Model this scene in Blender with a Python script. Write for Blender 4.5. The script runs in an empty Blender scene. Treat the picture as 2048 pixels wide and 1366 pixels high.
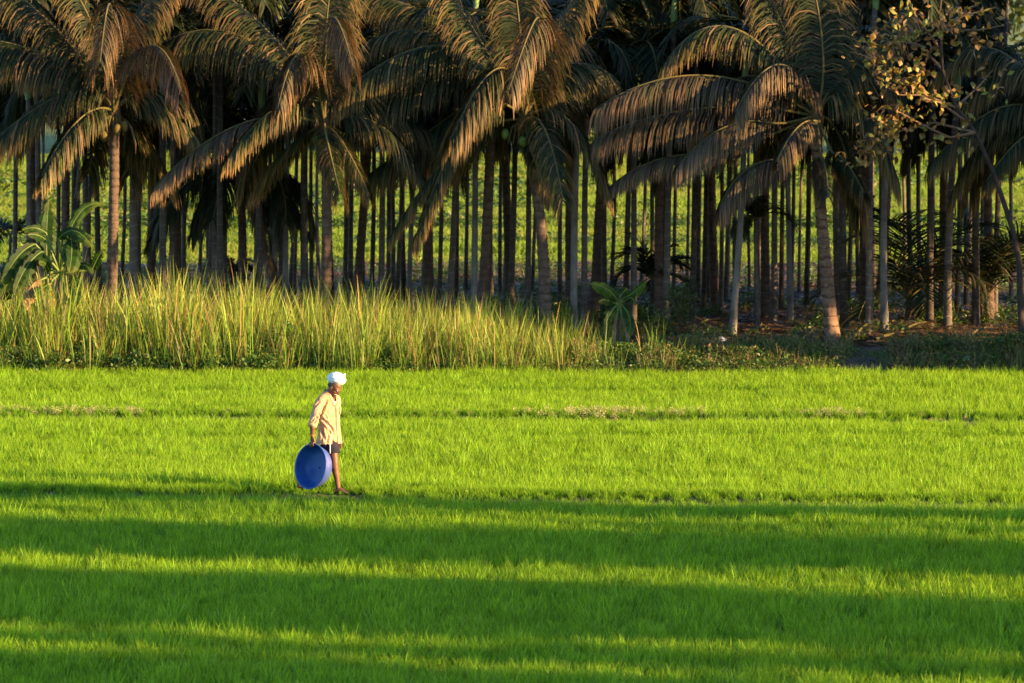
import bpy, math, random
import numpy as np
from mathutils import Vector, Matrix, Quaternion, noise

R = math.radians
random.seed(7)
sc = bpy.context.scene
COL = sc.collection

# ------------------------------------------------------------------ camera
CAM_H, LENS, SENSOR = 8.0, 200.0, 36.0
F = 2048 * LENS / SENSOR                       # focal length in photo pixels
PITCH = math.atan((683 + 150) / F)             # horizon lies above the frame
cam = bpy.data.cameras.new('camera')
cam_o = bpy.data.objects.new('camera', cam)
COL.objects.link(cam_o)
cam.lens, cam.sensor_width = LENS, SENSOR
cam.clip_start, cam.clip_end = 0.5, 9000
cam_o.location = (0, 0, CAM_H)
cam_o.rotation_euler = (math.pi / 2 - PITCH, 0, 0)
cam.dof.use_dof = True
cam.dof.focus_distance = 81.0
cam.dof.aperture_fstop = 4.5
sc.camera = cam_o

# ------------------------------------------------------------------ light
SUN_EL, SUN_SIDE = R(13.0), R(24.0)            # sun low on the right, a little behind the camera
TO_SUN = Vector((math.cos(SUN_EL) * math.cos(SUN_SIDE), -math.cos(SUN_EL) * math.sin(SUN_SIDE), math.sin(SUN_EL)))
world = bpy.data.worlds.new('World')
sc.world = world
world.use_nodes = True
wn = world.node_tree
sky = wn.nodes.new('ShaderNodeTexSky')
sky.sky_type = 'NISHITA'
sky.sun_disc = False
sky.sun_elevation = SUN_EL
sky.sun_rotation = math.atan2(TO_SUN.x, TO_SUN.y)
sky.air_density, sky.dust_density, sky.ozone_density = 1.0, 0.2, 3.0
bg = wn.nodes['Background']
bg.inputs['Strength'].default_value = 0.1
wn.links.new(sky.outputs['Color'], bg.inputs['Color'])
sun = bpy.data.lights.new('sun', 'SUN')
sun.energy = 5.0
sun.angle = R(0.5)
sun.color = (1.0, 0.64, 0.27)
sun_o = bpy.data.objects.new('sun', sun)
COL.objects.link(sun_o)
sun_o.rotation_euler = TO_SUN.to_track_quat('Z', 'Y').to_euler()
sc.view_settings.view_transform = 'Standard'
sc.view_settings.look = 'None'
sc.view_settings.gamma = 1.0
sc.view_settings.exposure = 1.95
sc.view_settings.use_curve_mapping = False
cy = sc.cycles
cy.max_bounces, cy.diffuse_bounces, cy.glossy_bounces, cy.transmission_bounces, cy.transparent_max_bounces = 6, 3, 2, 4, 4
cy.use_denoising = True

# ------------------------------------------------------------------ photo geometry helpers
_c, _s = math.cos(PITCH), math.sin(PITCH)
def ray(px, py):
    u, v = (px - 1024) / F, (683 - py) / F
    return Vector((u, _c + v * _s, -_s + v * _c))
def at(px, py, Y):
    d = ray(px, py)
    return Vector((0, 0, CAM_H)) + d * (Y / d.y)
def ground(px, py, z=0.0):
    d = ray(px, py)
    return Vector((0, 0, CAM_H)) + d * ((z - CAM_H) / d.z)

# ------------------------------------------------------------------ object helpers
def tag(o, label=None, cat=None, group=None, kind=None):
    if label: o['label'] = label
    if cat: o['category'] = cat
    if group: o['group'] = group
    if kind: o['kind'] = kind
    return o
def empty(name, loc, rz=0.0):
    o = bpy.data.objects.new(name, None)
    COL.objects.link(o)
    o.location = loc
    o.rotation_euler = (0, 0, rz)
    o.empty_display_size = 0.2
    return o
def link_mesh(name, me, mat=None, parent=None, smooth=False):
    if mat is not None and not me.materials:
        me.materials.append(mat)
    if smooth:
        me.polygons.foreach_set('use_smooth', [True] * len(me.polygons))
    o = bpy.data.objects.new(name, me)
    COL.objects.link(o)
    if parent is not None:
        o.parent = parent
    return o

class MB:
    """collects vertices, faces and two per-vertex values: t along the piece, r random per piece"""
    def __init__(s):
        s.v, s.f, s.t, s.r, s.n = [], [], [], [], 0
    def add(s, verts, faces, t, r):
        verts = np.asarray(verts, float).reshape(-1, 3)
        s.v.append(verts)
        s.f.append(np.asarray(faces, int) + s.n)
        s.t.append(np.broadcast_to(np.asarray(t, float), (len(verts),)))
        s.r.append(np.broadcast_to(np.asarray(r, float), (len(verts),)))
        s.n += len(verts)
    def mesh(s, name, off=(0, 0, 0)):
        me = bpy.data.meshes.new(name)
        v = np.concatenate(s.v) - np.asarray(off, float)
        faces = [tuple(q) for blk in s.f for q in blk.tolist()]
        me.from_pydata(v.tolist(), [], faces)
        a = me.attributes.new('t', 'FLOAT', 'POINT'); a.data.foreach_set('value', np.concatenate(s.t))
        a = me.attributes.new('r', 'FLOAT', 'POINT'); a.data.foreach_set('value', np.concatenate(s.r))
        return me
    def tube(s, pts, rad, seg=8, t=None, r=0.5, cap=True):
        pts = [Vector(p) for p in pts]
        n = len(pts)
        rings, ref = [], None
        for i, p in enumerate(pts):
            T = (pts[min(i + 1, n - 1)] - pts[max(i - 1, 0)])
            T = T.normalized() if T.length > 1e-9 else Vector((0, 0, 1))
            if ref is None:
                ref = Vector((1, 0, 0)) if abs(T.x) < 0.8 else Vector((0, 1, 0))
            a = (ref - T * ref.dot(T)).normalized()
            ref = a
            b = T.cross(a)
            ra, rb = rad[i] if isinstance(rad[i], (tuple, list)) else (rad[i], rad[i])
            rings.append([p + a * (ra * math.cos(k * 2 * math.pi / seg)) + b * (rb * math.sin(k * 2 * math.pi / seg)) for k in range(seg)])
        V = [q for ring in rings for q in ring]
        Fq = [(i * seg + k, i * seg + (k + 1) % seg, (i + 1) * seg + (k + 1) % seg, (i + 1) * seg + k) for i in range(n - 1) for k in range(seg)]
        tt = np.repeat(np.linspace(0, 1, n) if t is None else np.asarray(t), seg)
        s.add([tuple(q) for q in V], Fq, tt, r)
        if cap and seg == 8:
            base = s.n - len(V)
            for o0 in (0, (n - 1) * seg):
                s.f.append(np.array([[base + o0 + k for k in q] for q in ((0, 1, 2, 3), (0, 3, 4, 7), (4, 5, 6, 7))]))

# ------------------------------------------------------------------ materials
def mat_new(name):
    m = bpy.data.materials.new(name)
    m.use_nodes = True
    nt = m.node_tree
    nt.nodes.clear()
    out = nt.nodes.new('ShaderNodeOutputMaterial')
    return m, nt, out
def N(nt, t, **kw):
    n = nt.nodes.new(t)
    for k, v in kw.items():
        setattr(n, k, v)
    return n
def ramp(nt, fac, stops):
    n = N(nt, 'ShaderNodeValToRGB')
    el = n.color_ramp.elements
    while len(el) < len(stops):
        el.new(0.5)
    for e, (p, c) in zip(el, stops):
        e.position = p
        e.color = (*c, 1)
    nt.links.new(fac, n.inputs['Fac'])
    return n.outputs['Color']
def mixc(nt, a, b, fac, mode='MIX'):
    n = N(nt, 'ShaderNodeMix', data_type='RGBA', blend_type=mode)
    if isinstance(fac, (int, float)):
        n.inputs[0].default_value = fac
    else:
        nt.links.new(fac, n.inputs[0])
    for i, x in ((6, a), (7, b)):
        if isinstance(x, tuple):
            n.inputs[i].default_value = (*x, 1)
        else:
            nt.links.new(x, n.inputs[i])
    return n.outputs[2]
def math_n(nt, op, a, b=0.0, c=None):
    n = N(nt, 'ShaderNodeMath', operation=op)
    for i, x in enumerate((a, b) if c is None else (a, b, c)):
        if isinstance(x, (int, float)):
            n.inputs[i].default_value = x
        else:
            nt.links.new(x, n.inputs[i])
    return n.outputs[0]
def noise_n(nt, scale, detail=3.0, vec=None, rough=0.55):
    n = N(nt, 'ShaderNodeTexNoise')
    n.inputs['Scale'].default_value = scale
    n.inputs['Detail'].default_value = detail
    n.inputs['Roughness'].default_value = rough
    if vec is not None:
        nt.links.new(vec, n.inputs['Vector'])
    return n.outputs['Fac']

def leaf_mat(name, along, alt=None, alt_fac=0.0, trans=0.4, trans_tint=(1.0, 1.0, 0.6), var=0.5, rough=0.45, spec=0.35, objvar=0.35, patch=None):
    """leaf: colour stops along the blade, some pieces of another colour, light shining through"""
    m, nt, out = mat_new(name)
    at_t = N(nt, 'ShaderNodeAttribute', attribute_name='t')
    at_r = N(nt, 'ShaderNodeAttribute', attribute_name='r')
    oi = N(nt, 'ShaderNodeObjectInfo')
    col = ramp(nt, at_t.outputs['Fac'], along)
    if alt:
        col2 = ramp(nt, at_t.outputs['Fac'], alt)
        x = math_n(nt, 'ADD', at_r.outputs['Fac'], math_n(nt, 'MULTIPLY', oi.outputs['Random'], 0.3))
        x = math_n(nt, 'FRACT', math_n(nt, 'MULTIPLY', x, 7.31))
        col = mixc(nt, col, col2, math_n(nt, 'LESS_THAN', x, alt_fac))
    br = math_n(nt, 'ADD', math_n(nt, 'MULTIPLY', at_r.outputs['Fac'], var), 1.0 - var / 2)
    br = math_n(nt, 'MULTIPLY', br, math_n(nt, 'ADD', math_n(nt, 'MULTIPLY', oi.outputs['Random'], objvar), 1.0 - objvar / 2))
    if patch:
        geo = N(nt, 'ShaderNodeNewGeometry')
        pn = noise_n(nt, patch[0], 2.0, geo.outputs['Position'])
        col = mixc(nt, col, patch[1], ramp(nt, pn, [(0.45, (0, 0, 0)), (0.7, (patch[2],) * 3)]))
    comb = N(nt, 'ShaderNodeCombineColor')
    for i in range(3):
        nt.links.new(br, comb.inputs[i])
    col = mixc(nt, col, comb.outputs[0], 1.0, 'MULTIPLY')
    p = N(nt, 'ShaderNodeBsdfPrincipled')
    p.inputs['Roughness'].default_value = rough
    p.inputs['Specular IOR Level'].default_value = spec
    nt.links.new(col, p.inputs['Base Color'])
    tr = N(nt, 'ShaderNodeBsdfTranslucent')
    nt.links.new(mixc(nt, col, trans_tint, 1.0, 'MULTIPLY'), tr.inputs['Color'])
    mx = N(nt, 'ShaderNodeMixShader')
    mx.inputs[0].default_value = trans
    nt.links.new(p.outputs[0], mx.inputs[1])
    nt.links.new(tr.outputs[0], mx.inputs[2])
    nt.links.new(mx.outputs[0], out.inputs['Surface'])
    return m

def solid_mat(name, c1, c2, scale=8.0, rough=0.8, spec=0.3, bump=0.0, bscale=40.0, stretch=(1, 1, 1), detail=4.0, rings=None, objvar=0.0, c3=None):
    m, nt, out = mat_new(name)
    tc = N(nt, 'ShaderNodeTexCoord')
    mp = N(nt, 'ShaderNodeMapping')
    mp.inputs['Scale'].default_value = stretch
    nt.links.new(tc.outputs['Object'], mp.inputs['Vector'])
    nf = noise_n(nt, scale, detail, mp.outputs[0])
    stops = [(0.3, c1), (0.7, c2)] if c3 is None else [(0.28, c1), (0.5, c2), (0.72, c3)]
    col = ramp(nt, nf, stops)
    if rings:
        sep = N(nt, 'ShaderNodeSeparateXYZ')
        nt.links.new(tc.outputs['Object'], sep.inputs[0])
        w = math_n(nt, 'ADD', math_n(nt, 'MULTIPLY', sep.outputs[2], rings[0]), math_n(nt, 'MULTIPLY', nf, 1.2))
        w = math_n(nt, 'FRACT', w)
        col = mixc(nt, col, rings[1], ramp(nt, w, [(0.0, (1, 1, 1)), (rings[2], (0, 0, 0))]))
    if objvar:
        oi = N(nt, 'ShaderNodeObjectInfo')
        b = math_n(nt, 'ADD', math_n(nt, 'MULTIPLY', oi.outputs['Random'], objvar), 1 - objvar / 2)
        comb = N(nt, 'ShaderNodeCombineColor')
        for i in range(3):
            nt.links.new(b, comb.inputs[i])
        col = mixc(nt, col, comb.outputs[0], 1.0, 'MULTIPLY')
    p = N(nt, 'ShaderNodeBsdfPrincipled')
    p.inputs['Roughness'].default_value = rough
    p.inputs['Specular IOR Level'].default_value = spec
    nt.links.new(col, p.inputs['Base Color'])
    if bump:
        bn = N(nt, 'ShaderNodeBump')
        bn.inputs['Strength'].default_value = bump
        bn.inputs['Distance'].default_value = 0.02
        nt.links.new(noise_n(nt, bscale, 4.0, mp.outputs[0]), bn.inputs['Height'])
        nt.links.new(bn.outputs[0], p.inputs['Normal'])
    nt.links.new(p.outputs[0], out.inputs['Surface'])
    return m

M = {}
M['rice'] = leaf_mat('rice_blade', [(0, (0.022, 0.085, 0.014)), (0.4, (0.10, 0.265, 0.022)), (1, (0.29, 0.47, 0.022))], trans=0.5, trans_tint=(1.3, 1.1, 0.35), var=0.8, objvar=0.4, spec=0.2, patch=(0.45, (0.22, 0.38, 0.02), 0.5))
M['far_rice'] = leaf_mat('far_field_blade', [(0, (0.08, 0.14, 0.02)), (1, (0.25, 0.36, 0.045))], trans=0.45, trans_tint=(1.15, 1.1, 0.45), var=0.5, objvar=0.3, spec=0.2, patch=(0.12, (0.30, 0.29, 0.08), 0.6))
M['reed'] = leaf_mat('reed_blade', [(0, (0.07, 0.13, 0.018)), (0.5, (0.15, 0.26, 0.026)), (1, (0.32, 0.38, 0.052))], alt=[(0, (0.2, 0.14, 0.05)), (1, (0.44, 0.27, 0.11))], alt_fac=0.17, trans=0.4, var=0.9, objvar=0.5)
M['bush'] = leaf_mat('weed_leaf', [(0, (0.035, 0.085, 0.014)), (1, (0.08, 0.16, 0.022))], alt=[(0, (0.12, 0.13, 0.03)), (1, (0.2, 0.18, 0.04))], alt_fac=0.15, trans=0.35, var=0.7, objvar=0.5)
M['dryweed'] = leaf_mat('dry_weed_leaf', [(0, (0.09, 0.07, 0.03)), (1, (0.22, 0.15, 0.07))], alt=[(0, (0.05, 0.085, 0.015)), (1, (0.11, 0.15, 0.03))], alt_fac=0.5, trans=0.3, var=0.6, objvar=0.5)
M['seedhead'] = leaf_mat('pale_seed_heads', [(0, (0.25, 0.24, 0.08)), (0.5, (0.5, 0.45, 0.22)), (1, (0.66, 0.55, 0.38))], trans=0.35, var=0.4)
M['coco'] = leaf_mat('coconut_leaflet', [(0, (0.017, 0.028, 0.012)), (0.4, (0.034, 0.044, 0.015)), (0.7, (0.12, 0.095, 0.03)), (1, (0.34, 0.20, 0.065))], alt=[(0, (0.09, 0.065, 0.035)), (0.5, (0.18, 0.11, 0.055)), (1, (0.28, 0.155, 0.09))], alt_fac=0.18, trans=0.3, trans_tint=(1.35, 1.05, 0.4), var=1.0, objvar=0.4, spec=0.18, rough=0.5)  # dark base and golden tip also carry painted shade and sunlit highlights
M['coco_shaded'] = leaf_mat('shaded_grove_leaflet', [(0, (0.014, 0.022, 0.010)), (0.7, (0.025, 0.034, 0.013)), (1, (0.055, 0.055, 0.022))], alt=[(0, (0.05, 0.045, 0.025)), (1, (0.11, 0.08, 0.045))], alt_fac=0.15, trans=0.25, trans_tint=(1.2, 1.1, 0.4), var=0.7, objvar=0.5, spec=0.15)  # darker copy of the coconut leaflet, grove shade put into the colour
M['coco_tan'] = leaf_mat('drying_coconut_leaflet', [(0, (0.032, 0.026, 0.018)), (0.4, (0.075, 0.05, 0.032)), (1, (0.32, 0.18, 0.10))], alt=[(0, (0.04, 0.045, 0.02)), (1, (0.13, 0.10, 0.05))], alt_fac=0.35, trans=0.2, trans_tint=(1.3, 1.0, 0.5), var=1.0, objvar=0.4, spec=0.25, rough=0.55)  # drying tone, with shade painted at the base and highlights at the tip
M['dead'] = leaf_mat('dead_leaflet', [(0, (0.08, 0.05, 0.03)), (1, (0.17, 0.10, 0.058))], trans=0.15, var=0.6)
M['rib'] = solid_mat('frond_midrib', (0.07, 0.065, 0.02), (0.14, 0.11, 0.032), 3.0, 0.65, 0.25)
M['banana'] = leaf_mat('banana_blade', [(0, (0.026, 0.07, 0.011)), (0.75, (0.05, 0.115, 0.014)), (1, (0.11, 0.15, 0.018))], trans=0.42, trans_tint=(1.1, 1.15, 0.35), var=0.6, spec=0.22, rough=0.5)
M['banana_shaded'] = leaf_mat('shaded_banana_blade', [(0, (0.015, 0.042, 0.008)), (0.75, (0.028, 0.066, 0.01)), (1, (0.08, 0.10, 0.015))], trans=0.45, trans_tint=(1.2, 1.2, 0.3), var=0.8, spec=0.2, rough=0.5)  # darker copy of the banana blade, dimmer light put into the colour
M['banana_rib'] = solid_mat('banana_midrib', (0.09, 0.14, 0.03), (0.15, 0.2, 0.045), 4, 0.45)
M['banana_dry'] = leaf_mat('banana_dry', [(0, (0.2, 0.12, 0.05)), (1, (0.36, 0.22, 0.09))], trans=0.25, var=0.5)
M['banana_stem'] = solid_mat('banana_stem', (0.05, 0.045, 0.02), (0.12, 0.08, 0.04), 6, 0.6, stretch=(3, 3, 0.4))
M['coco_trunk'] = solid_mat('coconut_bark', (0.075, 0.05, 0.04), (0.16, 0.11, 0.085), 7, 0.9, 0.2, 0.7, 30, rings=(6.5, (0.06, 0.04, 0.03), 0.22), objvar=0.3)
M['coco_trunk_sunlit'] = solid_mat('sunlit_reddish_bark', (0.13, 0.08, 0.055), (0.26, 0.165, 0.115), 7, 0.9, 0.2, 0.8, 30, rings=(5.5, (0.05, 0.03, 0.022), 0.3))  # brighter copy of the coconut bark, warm sunlight put into the colour
M['areca_trunk'] = solid_mat('areca_bark', (0.05, 0.04, 0.035), (0.12, 0.097, 0.082), 5, 0.85, 0.25, 0.5, 30, stretch=(1, 1, 0.5), rings=(4.5, (0.17, 0.15, 0.13), 0.12), objvar=0.8)
M['areca_pale'] = solid_mat('areca_bark_lichen', (0.10, 0.09, 0.08), (0.27, 0.25, 0.23), 5, 0.85, 0.25, 0.5, 30, stretch=(1, 1, 0.6), rings=(4.5, (0.2, 0.16, 0.13), 0.12))
M['shaft'] = solid_mat('areca_crownshaft', (0.10, 0.17, 0.04), (0.17, 0.25, 0.07), 4, 0.45)
M['nut_y'] = solid_mat('yellow_coconut', (0.075, 0.055, 0.012), (0.13, 0.09, 0.018), 9, 0.8)
M['nut_g'] = solid_mat('green_coconut', (0.08, 0.14, 0.02), (0.15, 0.22, 0.04), 9, 0.5)
M['husk'] = solid_mat('palm_fibre', (0.06, 0.035, 0.02), (0.15, 0.09, 0.05), 20, 0.9, bump=0.8)
M['twig'] = solid_mat('brown_twig', (0.12, 0.075, 0.05), (0.22, 0.14, 0.09), 8, 0.85, bump=0.4)
M['dark_bark'] = solid_mat('dark_bark', (0.03, 0.022, 0.018), (0.07, 0.05, 0.04), 8, 0.9, bump=0.5)
M['teak'] = leaf_mat('teak_leaf', [(0, (0.18, 0.11, 0.035)), (1, (0.34, 0.20, 0.06))], alt=[(0, (0.14, 0.15, 0.03)), (1, (0.28, 0.25, 0.05))], alt_fac=0.35, trans=0.3, var=0.6, objvar=0.6)
M['tree'] = leaf_mat('broad_leaf', [(0, (0.06, 0.085, 0.014)), (1, (0.13, 0.15, 0.022))], trans=0.4, trans_tint=(1.2, 1.1, 0.35), var=0.8, objvar=0.4)
M['plastic_white'] = solid_mat('white_plastic_sack', (0.62, 0.64, 0.68), (0.78, 0.79, 0.82), 6, 0.5, bump=0.4)

# ------------------------------------------------------------------ ground
def ground_mat():
    m, nt, out = mat_new('field_soil')
    geo = N(nt, 'ShaderNodeNewGeometry')
    sep = N(nt, 'ShaderNodeSeparateXYZ')
    nt.links.new(geo.outputs['Position'], sep.inputs[0])
    nf = noise_n(nt, 1.3, 5.0, geo.outputs['Position'])
    nb = noise_n(nt, 0.18, 3.0, geo.outputs['Position'])
    mud = ramp(nt, nf, [(0.3, (0.035, 0.045, 0.015)), (0.7, (0.075, 0.085, 0.03))])
    dirt = ramp(nt, nf, [(0.25, (0.03, 0.02, 0.015)), (0.5, (0.06, 0.04, 0.03)), (0.75, (0.13, 0.085, 0.065))])
    turf = ramp(nt, nf, [(0.3, (0.08, 0.12, 0.02)), (0.7, (0.17, 0.22, 0.05))])
    y = math_n(nt, 'ADD', sep.outputs[1], math_n(nt, 'MULTIPLY', nb, 2.0))
    a = N(nt, 'ShaderNodeMapRange'); a.inputs[1].default_value = 101.4; a.inputs[2].default_value = 102.6
    nt.links.new(y, a.inputs[0])
    b = N(nt, 'ShaderNodeMapRange'); b.inputs[1].default_value = 130.5; b.inputs[2].default_value = 133.0
    nt.links.new(y, b.inputs[0])
    col = mixc(nt, mixc(nt, mud, dirt, a.outputs[0]), turf, b.outputs[0])
    p = N(nt, 'ShaderNodeBsdfPrincipled')
    p.inputs['Roughness'].default_value = 0.95
    nt.links.new(col, p.inputs['Base Color'])
    bn = N(nt, 'ShaderNodeBump'); bn.inputs['Strength'].default_value = 0.8; bn.inputs['Distance'].default_value = 0.05
    nt.links.new(noise_n(nt, 9.0, 5.0, geo.outputs['Position']), bn.inputs['Height'])
    nt.links.new(bn.outputs[0], p.inputs['Normal'])
    nt.links.new(p.outputs[0], out.inputs['Surface'])
    return m
M['ground'] = ground_mat()

BUNDS = [  # (px y at the left edge, px y at the right edge, half width m, height m)
    (980, 1000, 0.36, 0.10),
    (828, 834, 0.38, 0.10),
]
def bund_line(b):
    A, B = ground(0, b[0], b[3]), ground(2048, b[1], b[3])
    return A, B
def bund_y(b, x):
    A, B = bund_line(b)
    return A.y + (x - A.x) * (B.y - A.y) / (B.x - A.x)
def hgt(x, y):
    """terrain height: flat paddies, low bunds, raised floor under the grove"""
    z = 0.0
    for b in BUNDS:
        d = abs(y - bund_y(b, x)) / b[2]
        if d < 1.6:
            z = max(z, b[3] * (1 - (d / 1.6) ** 2))
    k = min(1.0, max(0.0, (y - 100.4) / 2.0))
    k2 = min(1.0, max(0.0, (134.0 - y) / 4.0))
    k = k * k * (3 - 2 * k) * k2 * k2 * (3 - 2 * k2)
    z += 0.22 * k + (0.05 * noise.noise((x * 0.9, y * 0.9, 3.1)) if 100.4 < y < 134 else 0) * k
    return z
xs = [-4000, -400, -60] + list(np.linspace(-22, 22, 60)) + [60, 400, 4000]
ys = [-600, 0, 40, 56] + list(np.arange(57, 78, 1.5)) + list(np.arange(78, 84, 0.12)) + list(np.arange(84, 91, 1.0)) + list(np.arange(91, 95.5, 0.15)) + list(np.arange(96, 100, 1.0)) + list(np.arange(100, 103.6, 0.2)) + list(np.arange(104, 136, 0.7)) + [140, 150, 170, 200, 300, 700, 5000]
gv = [(x, y, hgt(x, y)) for y in ys for x in xs]
nx = len(xs)
gf = [(j * nx + i, j * nx + i + 1, (j + 1) * nx + i + 1, (j + 1) * nx + i) for j in range(len(ys) - 1) for i in range(nx - 1)]
gme = bpy.data.meshes.new('ground')
gme.from_pydata(gv, [], gf)
g_o = link_mesh('ground', gme, M['ground'], smooth=True)
tag(g_o, 'brown soil under the rice paddies and the palm grove', 'ground', kind='structure')

# ------------------------------------------------------------------ scattering of uncountable plants
def variant_collection(name, meshes, mat):
    c = bpy.data.collections.new(name)
    for i, me in enumerate(meshes):
        if not me.materials:
            me.materials.append(mat)
        c.objects.link(bpy.data.objects.new('%s_%02d' % (name, i), me))
    return c
def scatter(name, pts, rots, scl, idx, coll, label, cat):
    me = bpy.data.meshes.new(name)
    me.from_pydata([tuple(p) for p in pts], [], [])
    a = me.attributes.new('rot', 'FLOAT_VECTOR', 'POINT'); a.data.foreach_set('vector', np.asarray(rots, 'f').ravel())
    a = me.attributes.new('scl', 'FLOAT_VECTOR', 'POINT'); a.data.foreach_set('vector', np.asarray(scl, 'f').ravel())
    a = me.attributes.new('vi', 'INT', 'POINT'); a.data.foreach_set('value', np.asarray(idx, 'i'))
    o = link_mesh(name, me)
    ng = bpy.data.node_groups.new(name + '_scatter', 'GeometryNodeTree')
    ng.interface.new_socket('Geometry', in_out='INPUT', socket_type='NodeSocketGeometry')
    ng.interface.new_socket('Geometry', in_out='OUTPUT', socket_type='NodeSocketGeometry')
    gi, go = ng.nodes.new('NodeGroupInput'), ng.nodes.new('NodeGroupOutput')
    ip = ng.nodes.new('GeometryNodeInstanceOnPoints')
    ci = ng.nodes.new('GeometryNodeCollectionInfo')
    ci.inputs['Collection'].default_value = coll
    ci.inputs['Separate Children'].default_value = True
    ci.inputs['Reset Children'].default_value = True
    ip.inputs['Pick Instance'].default_value = True
    def attr(nm, dt):
        n = ng.nodes.new('GeometryNodeInputNamedAttribute')
        n.data_type = dt
        n.inputs['Name'].default_value = nm
        return n.outputs['Attribute']
    L = ng.links.new
    L(gi.outputs[0], ip.inputs['Points'])
    L(ci.outputs[0], ip.inputs['Instance'])
    L(attr('vi', 'INT'), ip.inputs['Instance Index'])
    er = ng.nodes.new('FunctionNodeEulerToRotation')
    L(attr('rot', 'FLOAT_VECTOR'), er.inputs[0])
    L(er.outputs[0], ip.inputs['Rotation'])
    L(attr('scl', 'FLOAT_VECTOR'), ip.inputs['Scale'])
    L(ip.outputs[0], go.inputs[0])
    o.modifiers.new('scatter', 'NODES').node_group = ng
    tag(o, label, cat, kind='stuff')
    return o

def blades(rng, n, h0, h1, spread, w, lean, curl, seg=3):
    """a tuft of n curved blades"""
    mb = MB()
    for i in range(n):
        az, rad = rng.uniform(0, 2 * math.pi), spread * math.sqrt(rng.random())
        b = np.array([math.cos(az) * rad, math.sin(az) * rad, 0.0])
        az2 = az + rng.gauss(0, 0.8)
        h = rng.uniform(h0, h1)
        l = abs(rng.gauss(0, lean)) + 0.02
        d = np.array([math.cos(az2) * l, math.sin(az2) * l, 1.0]); d /= np.linalg.norm(d)
        cr = rng.uniform(0.3, 1.0) * curl
        fa = rng.uniform(0, math.pi)
        wv = np.array([math.cos(fa), math.sin(fa), 0.0]) * w * rng.uniform(0.7, 1.3)
        V, p = [], b
        prof = [0.7, 1.0, 0.8, 0.02] if seg == 3 else [0.7, 1.0, 1.0, 0.7, 0.02]
        for k in range(seg + 1):
            V += [p - wv * prof[k], p + wv * prof[k]]
            p = p + d * (h / seg)
            d = d + np.array([math.cos(az2) * cr, math.sin(az2) * cr, -cr * 0.45]); d /= np.linalg.norm(d)
        Fq = [(2 * k, 2 * k + 1, 2 * k + 3, 2 * k + 2) for k in range(seg)]
        mb.add(V, Fq, np.repeat(np.linspace(0, 1, seg + 1), 2), rng.random())
    return mb
def leafball(rng, n, rx, rz, ls, low=0.0):
    """a clump of small leaves filling a dome"""
    mb = MB()
    for i in range(n):
        v = np.array([rng.gauss(0, 1), rng.gauss(0, 1), abs(rng.gauss(0, 1)) + low]); v /= np.linalg.norm(v)
        v *= rng.uniform(0.45, 1.0) ** 0.6
        c = np.array([v[0] * rx, v[1] * rx, v[2] * rz])
        a = np.array([rng.gauss(0, 1), rng.gauss(0, 1), rng.gauss(0.2, 0.7)]); a /= np.linalg.norm(a)
        b = np.cross(a, [rng.gauss(0, 1), rng.gauss(0, 1), rng.gauss(0, 1)]); b /= np.linalg.norm(b)
        s = ls * rng.uniform(0.6, 1.3)
        mb.add([c - a * s, c + b * s * 0.45, c + a * s, c - b * s * 0.45], [(0, 1, 2, 3)], [0, .5, 1, .5], rng.random())
    return mb

rg = random.Random(11)
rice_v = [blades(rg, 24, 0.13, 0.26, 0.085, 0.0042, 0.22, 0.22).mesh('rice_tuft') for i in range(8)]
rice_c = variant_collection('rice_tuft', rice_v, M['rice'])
def field_points(rng, y0, y1, dens, margin, slope=0.091):
    out = []
    n = int(dens * (y1 - y0) * 2 * (slope * y1 + margin))
    for i in range(n):
        y = rng.uniform(y0, y1)
        w = slope * y1 + margin
        x = rng.uniform(-w, w)
        if abs(x) < slope * y + margin:
            out.append((x, y))
    return out
def rice(name, y0, y1, dens, label, seed, clip_bank=False):
    rng = random.Random(seed)
    P, Rr, S, I = [], [], [], []
    for x, y in field_points(rng, y0, y1, dens, 2.2):
        k = 1.0
        skip = False
        for b in BUNDS:
            d = abs(y - bund_y(b, x))
            if d < b[2]:
                skip = rng.random() < 0.9
                k = 0.45
            elif d < b[2] + 1.4:
                k *= 0.6 + 0.3 * (d - b[2]) / 1.4 if y < bund_y(b, x) else 1.15
        if skip or (clip_bank and y > 100.35 - 0.02 * x + 0.3 * noise.noise((x * 0.8, 0, 5))):
            continue
        k *= 0.95 + 0.22 * noise.noise((x * 0.25, y * 0.12, 1.0)) + 0.12 * noise.noise((x * 1.1, y * 0.7, 9.0))
        if abs(x + 2.75) < .75 and 0 < bund_y(BUNDS[0], x) - y < 1.0:
            k *= .5
        # faint wheel and foot lines running along the plots
        for yl, a in ((96.4, 0.35), (87.7, 0.3)):
            dl = abs(y - yl - 0.02 * x)
            if dl < 0.3 and noise.noise((x * 0.15, yl, 2)) > -0.15:
                k *= 1 - a
        s = k * rng.uniform(0.82, 1.18) * (1.32 if rng.random() < 0.06 else 1)
        P.append((x, y, hgt(x, y) - 0.01))
        Rr.append((rng.gauss(0, 0.06), rng.gauss(0, 0.06), rng.uniform(0, 6.283)))
        S.append((s ** 0.5 * 1.05, s ** 0.5 * 1.05, s))
        I.append(rng.randrange(len(rice_v)))
    return scatter(name, P, Rr, S, I, rice_c, label, 'rice')
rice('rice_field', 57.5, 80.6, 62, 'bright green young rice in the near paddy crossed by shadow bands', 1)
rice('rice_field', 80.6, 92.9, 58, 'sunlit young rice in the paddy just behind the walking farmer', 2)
rice('rice_field', 92.9, 101.0, 58, 'sunlit young rice in the far paddy at the foot of the reeds', 3, True)

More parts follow.
